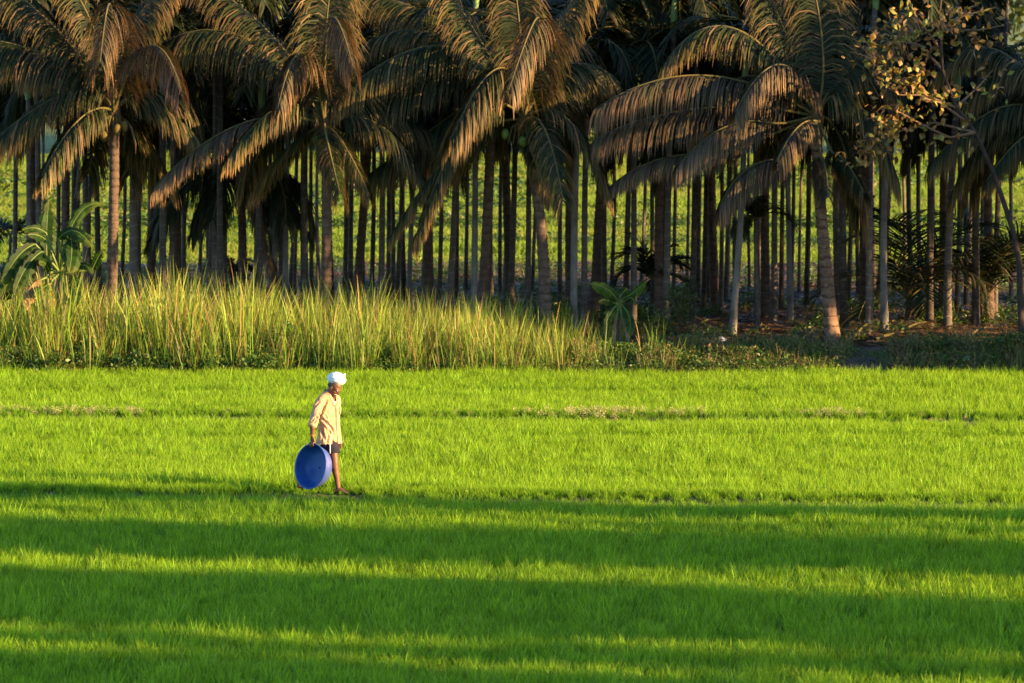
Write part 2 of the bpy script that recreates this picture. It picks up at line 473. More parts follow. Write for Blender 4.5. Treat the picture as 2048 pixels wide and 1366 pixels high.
# sunlit terraces beyond the grove
far_v = [blades(rg, 16, 0.2, 0.42, 0.2, 0.016, 0.3, 0.25).mesh('far_tuft') for i in range(5)]
far_c = variant_collection('far_tuft', far_v, M['far_rice'])
rng = random.Random(5)
P, Rr, S, I = [], [], [], []
for x, y in field_points(rng, 131.5, 196, 24, 3):
    if any(abs(y - yl) < 0.8 for yl in (136.5, 140.6, 147.8, 152.5, 158.5)):
        continue
    s = 0.6 + 0.35 * noise.noise((x * 0.15, y * 0.3, 4)) + rng.uniform(-.15, .2)
    P.append((x, y, 0.0)); Rr.append((0, 0, rng.uniform(0, 6.28))); S.append((1.1, 1.1, max(.35, s))); I.append(rng.randrange(5))
scatter('far_rice_field', P, Rr, S, I, far_c, 'sunlit green terraces seen between the trunks beyond the grove', 'field')

bush_v = [leafball(rg, 150, 0.32, 0.36, 0.035).mesh('weed_clump') for i in range(5)]
bush_c = variant_collection('weed_clump', bush_v, M['bush'])
P, Rr, S, I = [], [], [], []
for yl, hh in ((140.6, .75), (147.8, 1.0), (158.5, 1.2), (163.5, 1.7), (170, 1.5), (178, 1.3)):
    for k in range(int(210 if hh < 1.1 else 60)):
        x = rng.uniform(-20, 20)
        if noise.noise((x * .2, yl, 0)) < (-0.6 if hh < 1.1 else 0.0):
            continue
        s = 1.5 * hh * rng.uniform(.5, 1.3)
        P.append((x, yl + rng.gauss(0, .35), 0)); Rr.append((0, 0, rng.uniform(0, 6.28))); S.append((s * 1.6, s * 1.0, s * 1.0)); I.append(rng.randrange(5))
scatter('bund_weeds', P, Rr, S, I, bush_c, 'dark weed rows along the far terrace bunds behind the trunks', 'weeds')

# bank of reeds and weeds between paddy and grove
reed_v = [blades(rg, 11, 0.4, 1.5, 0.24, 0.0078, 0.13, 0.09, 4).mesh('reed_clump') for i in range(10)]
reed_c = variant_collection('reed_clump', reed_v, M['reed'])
def xpx(px, Y):
    return (px - 1024) / F * Y * 1.0027
P, Rr, S, I = [], [], [], []
for k in range(4200):
    Y = rng.uniform(100.4, 106.4)
    px = rng.uniform(-160, 1330)
    top = 1.08 - 0.24 * max(0, min(1, (px - 350) / 500))
    dens = 1.0 if px < 900 else max(0.0, 1 - (px - 880) / 330) + (0.2 if px < 1250 else 0.06)
    if Y < 101.5 and px < 560:
        dens *= 0.4
    elif Y < 101.2 and px < 800:
        dens *= 0.35 + 0.65 * (noise.noise((px * 0.012, 1, 1)) > 0)
    if rng.random() > dens * (0.75 + 0.5 * noise.noise((px * 0.01, Y, 0))):
        continue
    x = xpx(px, Y)
    s = .86 * top * rng.uniform(.5, 1.18) * (0.72 if px > 1050 else 1) * (1 + .38 * noise.noise((px * .013, 0, 4)) + .25 * noise.noise((px * .05, Y, 6)))
    P.append((x, Y, hgt(x, Y) - .02)); Rr.append((rng.gauss(0, .07), rng.gauss(0.05, .09), rng.uniform(0, 6.28))); S.append((s, s, s)); I.append(rng.randrange(10))
scatter('reeds', P, Rr, S, I, reed_c, 'tall yellow green reeds standing along the paddy edge below the palms', 'reeds')

P, Rr, S, I = [], [], [], []
for k in range(1500):
    px = rng.uniform(-160, 2210)
    Y = rng.uniform(100.45, 103.4)
    x = xpx(px, Y)
    s = (rng.uniform(.6, 1.5) if px < 560 else rng.uniform(.5, 1.1) if px < 950 else rng.uniform(.4, .95)) * (1.0 if px < 1650 else 0.8)
    if 1650 < px < 1800 and rng.random() < .75:
        continue
    P.append((x, Y, hgt(x, Y) - .05)); Rr.append((0, 0, rng.uniform(0, 6.28))); S.append((s, s, s)); I.append(rng.randrange(5))
scatter('bank_weeds', P, Rr, S, I, bush_c, 'low dark green weeds tangled along the foot of the bank', 'weeds')

dry_v = [leafball(rg, 90, 0.24, 0.34, 0.03).mesh('dry_clump') for i in range(3)] + [blades(rg, 14, .2, .5, .12, .008, .35, .2).mesh('dry_grass') for i in range(4)]
dry_c = variant_collection('dry_clump', dry_v, M['dryweed'])
P, Rr, S, I = [], [], [], []
for k in range(1150):
    px = rng.uniform(950, 2210) if k < 900 else rng.uniform(-160, 2210)
    Y = rng.uniform(100.6, 105.0) if k < 900 else rng.uniform(105, 126)
    x = xpx(px, Y)
    if k < 900 and noise.noise((px * .006, 0, 7)) < -0.25:
        continue
    s = rng.uniform(.5, 1.15) * (1 if k < 900 else .8)
    P.append((x, Y, hgt(x, Y) - .03)); Rr.append((0, 0, rng.uniform(0, 6.28))); S.append((s, s, s)); I.append(rng.randrange(7))
scatter('dry_weeds', P, Rr, S, I, dry_c, 'dry brown and olive weeds on the right part of the bank', 'weeds')

seed_v = [leafball(rg, 70, 0.16, 0.26, 0.016, 0.6).mesh('seed_clump') for i in range(3)]
seed_c = variant_collection('seed_clump', seed_v, M['seedhead'])
P, Rr, S, I = [], [], [], []
for k in range(620):
    if k < 130: px, w = rng.gauss(1205, 58), (.65 if k % 2 else .3)
    elif k < 260: px, w = rng.uniform(1050, 1330), .35
    elif k < 330: px, w = rng.uniform(1040, 1420), .6
    elif k < 400: px, w = rng.gauss(1660, 45), .55
    elif k < 500: px, w = rng.uniform(-40, 300), .55
    elif k < 570: px, w = rng.uniform(300, 1000), .4
    else: px, w = rng.uniform(1300, 2048), .4
    A = ground(px, 831)
    y = bund_y(BUNDS[1], A.x) + rng.gauss(0, .17)
    s = w * rng.uniform(.6, 1.2)
    P.append((A.x, y, hgt(A.x, y))); Rr.append((0, 0, rng.uniform(0, 6.28))); S.append((s, s, s)); I.append(rng.randrange(3))
scatter('seeding_weeds', P, Rr, S, I, seed_c, 'pale seeding weeds along the bund across the middle of the rice', 'weeds')
# short grass on the walked bund
P, Rr, S, I = [], [], [], []
for k in range(5200):
    x = rng.uniform(-10, 10); b = BUNDS[k % 2]
    y = bund_y(b, x) + rng.gauss(0, .2)
    small = b is BUNDS[0] and -3.4 < x < -2.25
    s = rng.uniform(.4, .75) * (.55 if small else 1)
    P.append((x, y, hgt(x, y))); Rr.append((rng.gauss(0, .2), rng.gauss(0, .2), rng.uniform(0, 6.28))); S.append((s, s, s)); I.append(rng.randrange(8))
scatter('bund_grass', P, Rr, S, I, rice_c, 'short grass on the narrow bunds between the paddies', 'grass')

# ------------------------------------------------------------------ fronds
def bez(P0, thr, P2, n, k=0.5):
    P0, thr, P2 = (np.array(v, float) for v in (P0, thr, P2))
    C = (thr - (1 - k) ** 2 * P0 - k * k * P2) / (2 * k * (1 - k))
    t = np.linspace(0, 1, n)[:, None]
    return (1 - t) ** 2 * P0 + 2 * t * (1 - t) * C + t * t * P2
def nrm(a):
    return a / np.maximum(np.linalg.norm(a, axis=-1, keepdims=True), 1e-9)
def frond_meshes(path, nl, ll, width, droop, nrng, bare=0.14, vee=0.15, seg=4, gaps=0.05, rib=0.028, side_ref=None, ragged=0.18):
    """leaflets and midrib of a pinnate frond whose midrib follows path (n,3)"""
    L = np.concatenate([[0], np.cumsum(np.linalg.norm(np.diff(path, axis=0), axis=1))])
    Ltot = L[-1]
    mb = MB()
    heading = path[-1] - path[0]
    S0 = np.cross(heading, [0, 0, 1.0]) if side_ref is None else np.array(side_ref, float)
    if np.linalg.norm(S0) < 0.15 * Ltot and side_ref is None:
        S0 = np.array([1.0, 0, 0]) * Ltot
    S0 = nrm(S0)
    for sgn in (-1, 1):
        s = bare + (1 - bare) * (np.linspace(0, 1, nl) ** 0.95) + nrng.normal(0, 0.004, nl)
        s = np.clip(s, 0.02, 0.998)
        keep = nrng.random(nl) > gaps
        s = s[keep]
        n = len(s)
        sl = s * Ltot
        p = np.stack([np.interp(sl, L, path[:, k]) for k in range(3)], 1)
        q = np.stack([np.interp(np.clip(sl + 0.06, 0, Ltot), L, path[:, k]) - np.interp(np.clip(sl - 0.06, 0, Ltot), L, path[:, k]) for k in range(3)], 1)
        T = nrm(q)
        S = nrm(S0 - T * (T @ S0)[:, None])
        Nn = np.cross(S, T)
        Nn *= np.sign(Nn[:, 2:3] + 1e-6)
        u = (s - bare) / (1 - bare)
        prof = np.sin(np.clip(0.18 + 0.74 * u, 0, 1) * math.pi) ** 0.5
        ln = ll * (0.35 + 0.65 * prof) * nrng.uniform(1 - ragged, 1 + ragged, n)
        fw = 0.35 + 0.75 * u
        d = nrm(T * fw[:, None] + S * (sgn * nrng.uniform(0.75, 1.0, n))[:, None] + Nn * (vee + nrng.normal(0, 0.1, n))[:, None])
        g = droop * nrng.uniform(0.7, 1.3, n) * (0.85 + 0.4 * u)
        d = nrm(d - np.array([0, 0, 1.0]) * (0.45 * np.clip(g - 0.3, 0, 1))[:, None])
        wv0 = nrm(T)
        pos = p.copy()
        V = np.zeros((n, seg + 1, 2, 3))
        wp = [0.55, 1.0, 0.95, 0.65, 0.06] if seg == 4 else [0.6, 1.0, 0.8, 0.05]
        for k in range(seg + 1):
            wv = nrm(wv0 - d * np.sum(wv0 * d, 1)[:, None]) * (width * wp[k])
            V[:, k, 0] = pos - wv
            V[:, k, 1] = pos + wv
            pos = pos + d * (ln / seg)[:, None]
            d = nrm(d + np.stack([nrng.normal(0, .06, n), nrng.normal(0, .06, n), -g], 1))
        Vf = V.reshape(-1, 3)
        base = (np.arange(n) * (seg + 1) * 2)[:, None, None] + (np.arange(seg) * 2)[None, :, None]
        Fq = (base + np.array([0, 1, 3, 2])[None, None, :]).reshape(-1, 4)
        t = np.tile(np.repeat(np.linspace(0, 1, seg + 1), 2), n)
        t = np.clip(t * (0.55 + 0.5 * np.repeat(u, (seg + 1) * 2)), 0, 1)
        mb.add(Vf, Fq, t, np.repeat(nrng.random(n), (seg + 1) * 2))
    rb = MB()
    k = np.linspace(0, 1, len(path))
    rb.tube([tuple(p) for p in path], list(rib * (1 - k) ** 0.7 + 0.004), 6, cap=False)
    return mb, rb

NR = np.random.default_rng(21)
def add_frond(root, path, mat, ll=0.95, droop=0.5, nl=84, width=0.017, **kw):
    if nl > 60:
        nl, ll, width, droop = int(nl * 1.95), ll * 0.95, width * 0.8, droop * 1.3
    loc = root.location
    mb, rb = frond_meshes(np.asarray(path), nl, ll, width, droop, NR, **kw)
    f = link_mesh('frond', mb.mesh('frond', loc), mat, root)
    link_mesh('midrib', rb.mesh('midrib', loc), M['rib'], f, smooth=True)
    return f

def palm_trunk(root, base, top, r0, r1, mat, bend=0.0, ring=0.13, seg=10, flare=1.45, amp=0.06, name='trunk'):
    """ringed palm stem as one mesh"""
    base, top = Vector(base), Vector(top)
    h = (top - base).length
    n = max(8, int(h / ring))
    side = Vector((1, 0.2, 0))
    pts, rad = [], []
    ph = random.uniform(0, 6)
    for i in range(n + 1):
        k = i / n
        c = base.lerp(top, k) + side * (bend * math.sin(math.pi * k)) + Vector((0.012 * math.sin(5 * k + ph), 0, 0))
        r = r0 + (r1 - r0) * k
        r *= 1 + (flare - 1) * math.exp(-k * h / 0.35)
        for dz, m in ((0.0, 1 + amp * random.uniform(.5, 1.2)), (0.55, 1.0), (0.93, 1 - amp * .6)):
            if i < n:
                pts.append(c + (top - base).normalized() * (dz * h / n))
                rad.append(r * m)
    mb = MB()
    V, seg_f = [], []
    for p, r in zip(pts, rad):
        for a in range(seg):
            an = a * 2 * math.pi / seg
            rr = r * (1 + 0.04 * math.sin(3 * an + p.z * 2 + ph))
            V.append((p.x + rr * math.cos(an), p.y + rr * math.sin(an), p.z))
    m = len(pts)
    Fq = [(i * seg + a, i * seg + (a + 1) % seg, (i + 1) * seg + (a + 1) % seg, (i + 1) * seg + a) for i in range(m - 1) for a in range(seg)]
    mb.add(V, Fq, np.repeat(np.linspace(0, 1, m), seg), 0.5)
    return link_mesh(name, mb.mesh(name, root.location), mat, root, smooth=True)

def nut_mesh():
    me = bpy.data.meshes.new('coconut')
    V, Fq = [], []
    for i in range(7):
        th = math.pi * i / 6
        for k in range(8):
            a = k * math.pi / 4
            rr = math.sin(th) * (0.082 + 0.006 * math.cos(3 * a))
            V.append((rr * math.cos(a), rr * math.sin(a), 0.105 * math.cos(th) * (1 if th < 1.6 else 1.1)))
    Fq = [(i * 8 + k, i * 8 + (k + 1) % 8, (i + 1) * 8 + (k + 1) % 8, (i + 1) * 8 + k) for i in range(6) for k in range(8)]
    me.from_pydata(V, [], Fq)
    me.polygons.foreach_set('use_smooth', [True] * len(me.polygons))
    return me
nut_base = nut_mesh()
def arc_frond(c, az, el, length, sag, lean=(-0.0, 0.0)):
    """midrib leaving the crown c at azimuth and elevation, sagging under its weight"""
    d = np.array([math.cos(az) * math.cos(el), math.sin(az) * math.cos(el), math.sin(el)])
    p = np.array(c, float)
    out = [p.copy()]
    n = 14
    for i in range(n):
        p = p + d * length / n
        d = d + np.array([lean[0], lean[1], -sag]) * (1 + i * 0.12) / n
        d /= np.linalg.norm(d)
        out.append(p.copy())
    return np.array(out)

def coconut_palm(label, base_px, base_z, crown_px, Y, r0, r1, fronds, fill=(), nuts=0, nut_mat='nut_g', bend=0.0, mat='coco', trunk_mat='coco_trunk', lean_wind=-0.35, nut_dx=0.0, ll=0.95):
    crown = at(crown_px[0], crown_px[1], Y)
    bx = at(base_px, 600, Y).x
    base = Vector((bx, Y, hgt(bx, Y) - 0.1))
    root = empty('coconut_palm', base)
    tag(root, label, 'palm tree', 'coconut palms along the grove')
    palm_trunk(root, base, crown + Vector((0, 0, .05)), r0, r1, M[trunk_mat], bend, 0.14, 12, 1.5, 0.09)
    # fibrous crown boss
    mb = MB()
    mb.tube([crown + Vector((0, 0, z)) for z in (-.35, -.15, .1, .35, .6)], [r1 * 1.05, r1 * 1.45, r1 * 1.5, r1 * 1.1, r1 * .4], 8)
    link_mesh('crown_heart', mb.mesh('crown_heart', base), M['husk'], root, smooth=True)
    for fr in fronds:
        tx, ty, ex, ey, dy = fr[:5]
        o = fr[5] if len(fr) > 5 else {}
        st = crown + Vector((0, dy * 0.05, 0.15))
        if 'via' in o:
            v = at(o['via'][0], o['via'][1], Y + dy * .35)
            path = np.concatenate([np.linspace(np.array(st), np.array(v), 8)[:-1], bez(v, at(tx, ty, Y + dy * .65), at(ex, ey + 10, Y + dy), 22, .5)])
            for _ in range(3):
                path[1:-1] = .25 * path[:-2] + .5 * path[1:-1] + .25 * path[2:]
        else:
            path = bez(st, at(tx, ty, Y + dy * 0.6), at(ex, ey + 14, Y + dy), 26, 0.6)
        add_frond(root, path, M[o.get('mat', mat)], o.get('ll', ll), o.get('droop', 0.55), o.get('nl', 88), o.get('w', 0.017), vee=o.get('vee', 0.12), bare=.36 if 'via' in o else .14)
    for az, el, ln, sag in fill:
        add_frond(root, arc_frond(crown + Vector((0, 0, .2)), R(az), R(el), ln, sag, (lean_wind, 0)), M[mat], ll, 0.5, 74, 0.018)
    for k in range(nuts):
        o = bpy.data.objects.new('coconut', nut_base if nut_mat == 'nut_y' else nut_base_g)
        COL.objects.link(o); o.parent = root
        a = R(-165 + 150 * ((k * 0.618) % 1))
        o.location = crown - base + Vector((nut_dx + .26 * math.cos(a), -.12 + .3 * math.sin(a), -0.1 - 0.1 * (k % 3) + random.uniform(-.05, .05)))
        o.rotation_euler = (random.uniform(-.5, .5), random.uniform(-.5, .5), random.uniform(0, 6))
    if nuts:
        mb = MB()
        for k in range(5):
            mb.tube([crown + Vector((nut_dx, -.02, .1)), crown + Vector((nut_dx + .12 * (k - 2) / 2, -.2, .02)), crown + Vector((nut_dx + .2 * (k - 2) / 2, -.3, -.3))], [.018, .014, .008], 6, cap=False)
        link_mesh('fruit_stalk', mb.mesh('fruit_stalk', base), M['rib'], root)
        mb = MB()
        c = crown + Vector((.22, -.2, .0))
        mb.tube([c, c + Vector((.12, -.1, -.15)), c + Vector((.2, -.12, -.45)), c + Vector((.2, -.12, -.65))], [(.01, .02), (.02, .06), (.015, .05), (.004, .01)], 8)
        link_mesh('spathe', mb.mesh('spathe', base), M['dead'], root, smooth=True)
    return root
nut_base_g = nut_base.copy()
nut_base.materials.append(M['nut_y']); nut_base_g.materials.append(M['nut_g'])

def rfill(n, seed, el0=20, el1=80, l0=2.6, l1=3.4, sag0=1.4, sag1=2.2, az0=0, az1=360):
    q = random.Random(seed)
    return [(az0 + (az1 - az0) * (i + q.random() * .7) / n, q.uniform(el0, el1), q.uniform(l0, l1), q.uniform(sag0, sag1)) for i in range(n)]

coconut_palm('leftmost coconut palm with a cluster of yellow coconuts above the banana plant', 218, 0, (228, 238), 106.6, .108, .088,
    [(105, 198, -45, 296, -.6, {'ll': 1.0}), (146, 252, 84, 336, -1.5, {'ll': .72, 'droop': .8}), (318, 213, 405, 272, .2, {'ll': .8}), (312, 92, 362, 165, -2.2, {'ll': .85, 'droop': .8, 'mat': 'coco_tan'}),
     (218, 8, 200, 112, -2.6, {'ll': .95, 'droop': .8, 'mat': 'coco_tan'}), (78, 104, -60, 62, .3, {'ll': 1.1, 'droop': .8}), (110, 55, 0, -50, .8), (262, 60, 330, -50, .6),
     (165, 120, 60, 120, 1.0), (180, 40, 130, -60, .4), (275, 275, 330, 340, .9)],
    rfill(4, 3, 10, 60, 2.2, 2.9, az0=20, az1=160), 4, 'nut_y', .04)
coconut_palm('coconut palm with green nuts, its straight trunk rising just behind the farmer', 651, 0, (650, 265), 106.8, .104, .086,
    [(545, 222, 456, 302, -1.0, {'ll': .68, 'droop': .65}), (450, 262, 312, 356, -.4, {'ll': .68, 'droop': .9, 'mat': 'coco_tan'}), (657, 292, 680, 372, -2.2, {'ll': .68, 'droop': .7}), (596, 108, 556, 200, -2.2, {'ll': .75, 'droop': .85, 'mat': 'coco_tan'}),
     (666, 34, 706, 118, -2.3, {'ll': .85, 'droop': .85, 'mat': 'coco_tan'}), (430, 60, 266, 112, .6, {'ll': 1.1, 'droop': .8}), (533, 60, 410, -50, .9, {'ll': 1.0}), (775, 262, 850, 348, -.2, {'ll': .85}),
     (740, 210, 870, 260, .8), (650, 80, 668, -90, .2), (700, 310, 738, 375, -.8, {'ll': .5}), (565, 310, 510, 370, .6, {'ll': .6})],
    rfill(4, 5, 10, 60, 2.2, 2.9, az0=20, az1=160), 3, 'nut_g', .02, nut_dx=.1)
coconut_palm('coconut palm leaning left with bare frond stalks, right of the farmer', 1094, 0, (1048, 255), 106.4, .112, .09,
    [(982, 145, 903, 262, -1.6, {'ll': .95, 'droop': .75}), (925, 262, 834, 455, -.8, {'ll': .75, 'droop': .8, 'nl': 100}), (895, 315, 785, 452, .1, {'ll': .6, 'droop': .8}),
     (1150, 254, 1220, 372, -.3, {'ll': .78, 'droop': .4}), (1098, 280, 1126, 388, -1.5, {'ll': .7, 'droop': .4}), (1072, 38, 1018, 165, -2.2, {'ll': .85, 'droop': .7, 'mat': 'coco_tan'}),
     (1040, 60, 1022, -95, .2, {'ll': .8}), (1115, 60, 1160, -40, .5), (960, 80, 900, -30, .7), (1130, 130, 1210, 130, .9), (980, 230, 890, 330, .6), (1072, 330, 1100, 385, -.6, {'ll': .45})],
    rfill(4, 6, 10, 60, 2.2, 2.8, az0=20, az1=160), 2, 'nut_g', .12, nut_dx=-.1)
coconut_palm('stout ringed coconut palm with thatch like drooping fronds on the right', 1666, 0, (1632, 248), 105.9, .125, .098,
    [(1440, 52, 1330, 112, -.2, {'ll': .9, 'droop': .7}), (1365, 152, 1196, 200, -.6, {'ll': .95, 'droop': .9, 'mat': 'coco_tan'}), (1360, 222, 1198, 258, .1, {'ll': .95, 'droop': .9, 'mat': 'coco_tan'}), (1320, 318, 1220, 362, .3, {'ll': .6, 'droop': .9, 'mat': 'coco_tan', 'via': (1440, 312)}),
     (1455, 252, 1358, 318, -.9, {'ll': .78, 'droop': .95, 'nl': 120, 'mat': 'coco_tan', 'via': (1555, 250)}), (1500, 334, 1440, 402, -1.0, {'ll': .78, 'droop': .95, 'nl': 130, 'mat': 'coco_tan', 'via': (1590, 322)}), (1545, 132, 1472, 208, -1.4, {'ll': .75, 'droop': .8, 'mat': 'coco_tan'}), (1598, 252, 1554, 312, -1.8, {'ll': .62, 'droop': .9, 'mat': 'coco_tan', 'via': (1640, 246)}), (1470, 160, 1385, 250, .5, {'ll': .8, 'droop': .9, 'via': (1560, 170)}),
     (1652, 342, 1656, 384, -2.4, {'ll': .72, 'droop': .85, 'nl': 130, 'mat': 'coco_tan', 'via': (1642, 320)}), (1690, 322, 1728, 375, -1.4, {'ll': .55, 'droop': .9, 'via': (1665, 310)}), (1642, 60, 1610, -110, .3, {'ll': .9}), (1720, 212, 1792, 335, -.2, {'droop': .8}), (1735, 90, 1800, 10, .6), (1560, 40, 1520, -60, .8), (1690, 300, 1720, 420, .4)],
    rfill(4, 8, 10, 60, 2.2, 2.8, az0=20, az1=160), 0, 'nut_g', -.03, trunk_mat='coco_trunk_sunlit')
coconut_palm('coconut palm at the right edge with only its left fronds in view', 2130, 0, (2125, 275), 106.4, .15, .12,
    [(1985, 222, 1866, 308, -.4, {'ll': .8, 'droop': .8}), (2035, 284, 1972, 350, -1.2, {'ll': .6, 'droop': .9}), (1970, 95, 1868, 140, .5, {'ll': .8}), (2040, 130, 1940, 180, .2)],
    rfill(8, 9, 10, 70, 2.4, 3.2, az0=-80, az1=200), 3)
coconut_palm('shaded coconut palm behind, sweeping long fronds left above the farmer', 963, 0, (985, 185), 107.6, .1, .085,
    [(830, 98, 674, 180, -.8, {'ll': 1.0, 'droop': .8}), (810, 176, 680, 275, -.4, {'ll': 1.0, 'droop': .85}), (860, 262, 742, 330, .2, {'ll': 1.0, 'droop': .9}), (800, 62, 660, 130, .6, {'ll': .8}), (880, 40, 760, -20, 1.0)],
    rfill(6, 12, 10, 70, 2.4, 3.2, az0=10, az1=200), 0)
# palms deeper in the grove, their shade put into the leaflet colour
for i, (bx, c, Y, s, lab) in enumerate([
        (491, (480, 372), 111.0, 31, 'low shaded coconut palm with a dead frond hanging, left of the farmer'),
        (420, (440, 165), 113.5, 32, 'shaded coconut palm whose hanging fronds curtain the gap left of the farmer'),
        (712, (745, 150), 113.0, 33, 'shaded coconut palm with a thick leaning trunk right of the farmer'),
        (1186, (1215, 150), 112.5, 34, 'dark coconut palm behind the small banana plant'),
        (1430, (1420, 200), 114.0, 35, 'shaded coconut palm between the ringed palm and the small banana plant'),
        (1885, (1890, 190), 112.5, 36, 'dark coconut palm below the teak branches'),
        (66, (60, 130), 113.0, 37, 'shaded coconut palm behind the banana plant at the left edge'),
        (1760, (1790, 110), 115.0, 38, 'shaded coconut palm left of the teak foliage'),
        (300, (310, 60), 116.0, 39, 'tall dark coconut palm behind the leftmost palm'),
        (1020, (1000, 40), 117.0, 40, 'tall dark coconut palm behind the leaning palm'),
        (128, (135, 225), 112.0, 41, 'shaded coconut palm crown just left of the yellow coconuts'),
        (352, (350, 235), 112.5, 42, 'shaded coconut palm crown right of the leftmost palm'),
        (566, (560, 215), 113.0, 43, 'shaded coconut palm crown just left of the palm behind the farmer'),
        (856, (850, 225), 112.0, 44, 'shaded coconut palm crown left of the leaning palm'),
        (1140, (1140, 215), 113.5, 45, 'shaded coconut palm crown right of the leaning palm'),
        (1318, (1320, 235), 111.5, 46, 'shaded coconut palm crown above the bushy young palm'),
        (1532, (1530, 225), 112.0, 47, 'shaded coconut palm crown just left of the ringed palm'),
        (1728, (1730, 225), 112.0, 48, 'shaded coconut palm crown just right of the ringed palm'),
        (1978, (1975, 235), 111.5, 49, 'shaded coconut palm crown behind the leaning teak trunk')]):
    fr = []
    if i == 0:
        fr = [(522, 440, 553, 560, -1.2, {'ll': .55, 'droop': .9, 'mat': 'dead'}), (420, 375, 385, 450, -.6, {'ll': .6}), (560, 370, 610, 440, .3, {'ll': .6})]
    coconut_palm(lab, bx, 0, c, Y, .09, .075, fr, rfill((14 if i < 10 else 11) if i else 7, s, 15, 80, 2.0, (3.1 if i < 10 else 2.5) if i else 2.4, 1.3, 2.1), 0, mat='coco_shaded')

# ------------------------------------------------------------------ areca palms
def areca_frond_variant(seed):
    q = np.random.default_rng(seed)
    path = arc_frond((0, 0, 0), 0, R(q.uniform(35, 70)), q.uniform(1.5, 2.0), q.uniform(1.5, 2.2))
    mb, rb = frond_meshes(path, 34, 0.62, 0.026, 0.35, q, bare=0.2, seg=3, vee=.2, gaps=.08, rib=.018)
    for v, f, t, r in zip(rb.v, rb.f, rb.t, rb.r):
        mb.add(v, f - 0, np.full(len(v), .2), .6) if False else None
    me = mb.mesh('frond')
    me.materials.append(M['coco_shaded'])
    rm = rb.mesh('midrib'); rm.materials.append(M['rib'])
    return me, rm
AF = [areca_frond_variant(s) for s in range(6)]
# trunks read off the photograph: x at mid height, x at the base, width in px (photo pixels), optional flags
ARECA = [(28, 28, 10), (59, 62, 13), (76, 78, 12), (115, 115, 9), (133, 131, 11), (147, 147, 10), (156, 157, 9), (169, 170, 12), (182, 181, 9), (197, 198, 11),
    (266, 264, 17), (279, 279, 9), (323, 322, 14), (344, 343, 11), (361, 360, 9), (368, 367, 9), (415, 416, 8), (429, 428, 12), (441, 441, 13), (454, 452, 9),
    (509, 509, 9), (523, 523, 13), (552, 549, 12), (575, 570, 11, 'p'), (586, 581, 8), (612, 610, 15), (624, 622, 8), (664, 663, 9), (690, 688, 9), (704, 700, 10),
    (728, 727, 8), (743, 740, 9), (760, 759, 12), (774, 773, 9), (784, 783, 9), (799, 794, 10), (809, 807, 10), (824, 818, 10, 'p'), (867, 866, 9), (880, 879, 9),
    (904, 893, 13), (912, 911, 9), (949, 947, 12, 'p'), (984, 981, 8), (1012, 1010, 8), (1026, 1021, 12), (1056, 1052, 11), (1067, 1065, 7), (1122, 1119, 9), (1154, 1149, 14, 'p'),
    (1173, 1169, 12), (1199, 1198, 8), (1213, 1208, 10), (1256, 1249, 11), (1269, 1266, 12), (1306, 1305, 9), (1327, 1326, 7), (1338, 1331, 13), (1375, 1374, 6), (1388, 1386, 12),
    (1399, 1397, 9), (1410, 1408, 10), (1419, 1417, 8), (1442, 1440, 9), (1456, 1451, 10), (1474, 1472, 9), (1479, 1466, 13, 'p'), (1501, 1498, 6), (1513, 1514, 11), (1550, 1547, 12),
    (1565, 1564, 9), (1575, 1579, 11, 'p'), (1603, 1598, 6), (1613, 1614, 10), (1677, 1674, 12), (1685, 1687, 15), (1700, 1698, 9), (1743, 1737, 13), (1763, 1762, 9), (1775, 1767, 14, 'p'),
    (1823, 1823, 10), (1842, 1841, 9), (1862, 1860, 14), (1905, 1895, 15), (1916, 1915, 10), (1934, 1932, 10), (1953, 1950, 14), (1966, 1965, 9), (1998, 1989, 11), (2020, 2021, 8)]
LAND = [(-60, 'left edge of the picture'), (104, 'banana plant at the left'), (219, 'leftmost coconut palm'), (491, 'low palm with the dead frond'), (649, 'palm behind the farmer'), (716, 'thick leaning shaded palm'), (961, 'shaded palm with long left fronds'),
        (1080, 'left leaning coconut palm'), (1240, 'small banana plant'), (1305.5, 'bushy young palm'), (1655, 'ringed coconut palm'), (1886, 'dark palm below the teak')]
ORD = ['first', 'second', 'third', 'fourth', 'fifth', 'sixth', 'seventh', 'eighth', 'ninth', 'tenth', 'eleventh', 'twelfth', 'thirteenth', 'fourteenth', 'fifteenth', 'sixteenth', 'seventeenth', 'eighteenth', 'nineteenth', 'twentieth', 'twenty first', 'twenty second', 'twenty third', 'twenty fourth', 'twenty fifth', 'twenty sixth', 'twenty seventh', 'twenty eighth', 'twenty ninth', 'thirtieth', 'thirty first', 'thirty second', 'thirty third', 'thirty fourth', 'thirty fifth', 'thirty sixth']
counts = {}
ra = random.Random(77)
_q = random.Random(5)
ARECA += [(x + _q.uniform(-9, 9), None, 6) for x in (90, 240, 300, 390, 475, 535, 600, 638, 838, 930, 995, 1088, 1138, 1228, 1285, 1350, 1430, 1528, 1588, 1630, 1715, 1752, 1800, 1870, 1940, 1985)]
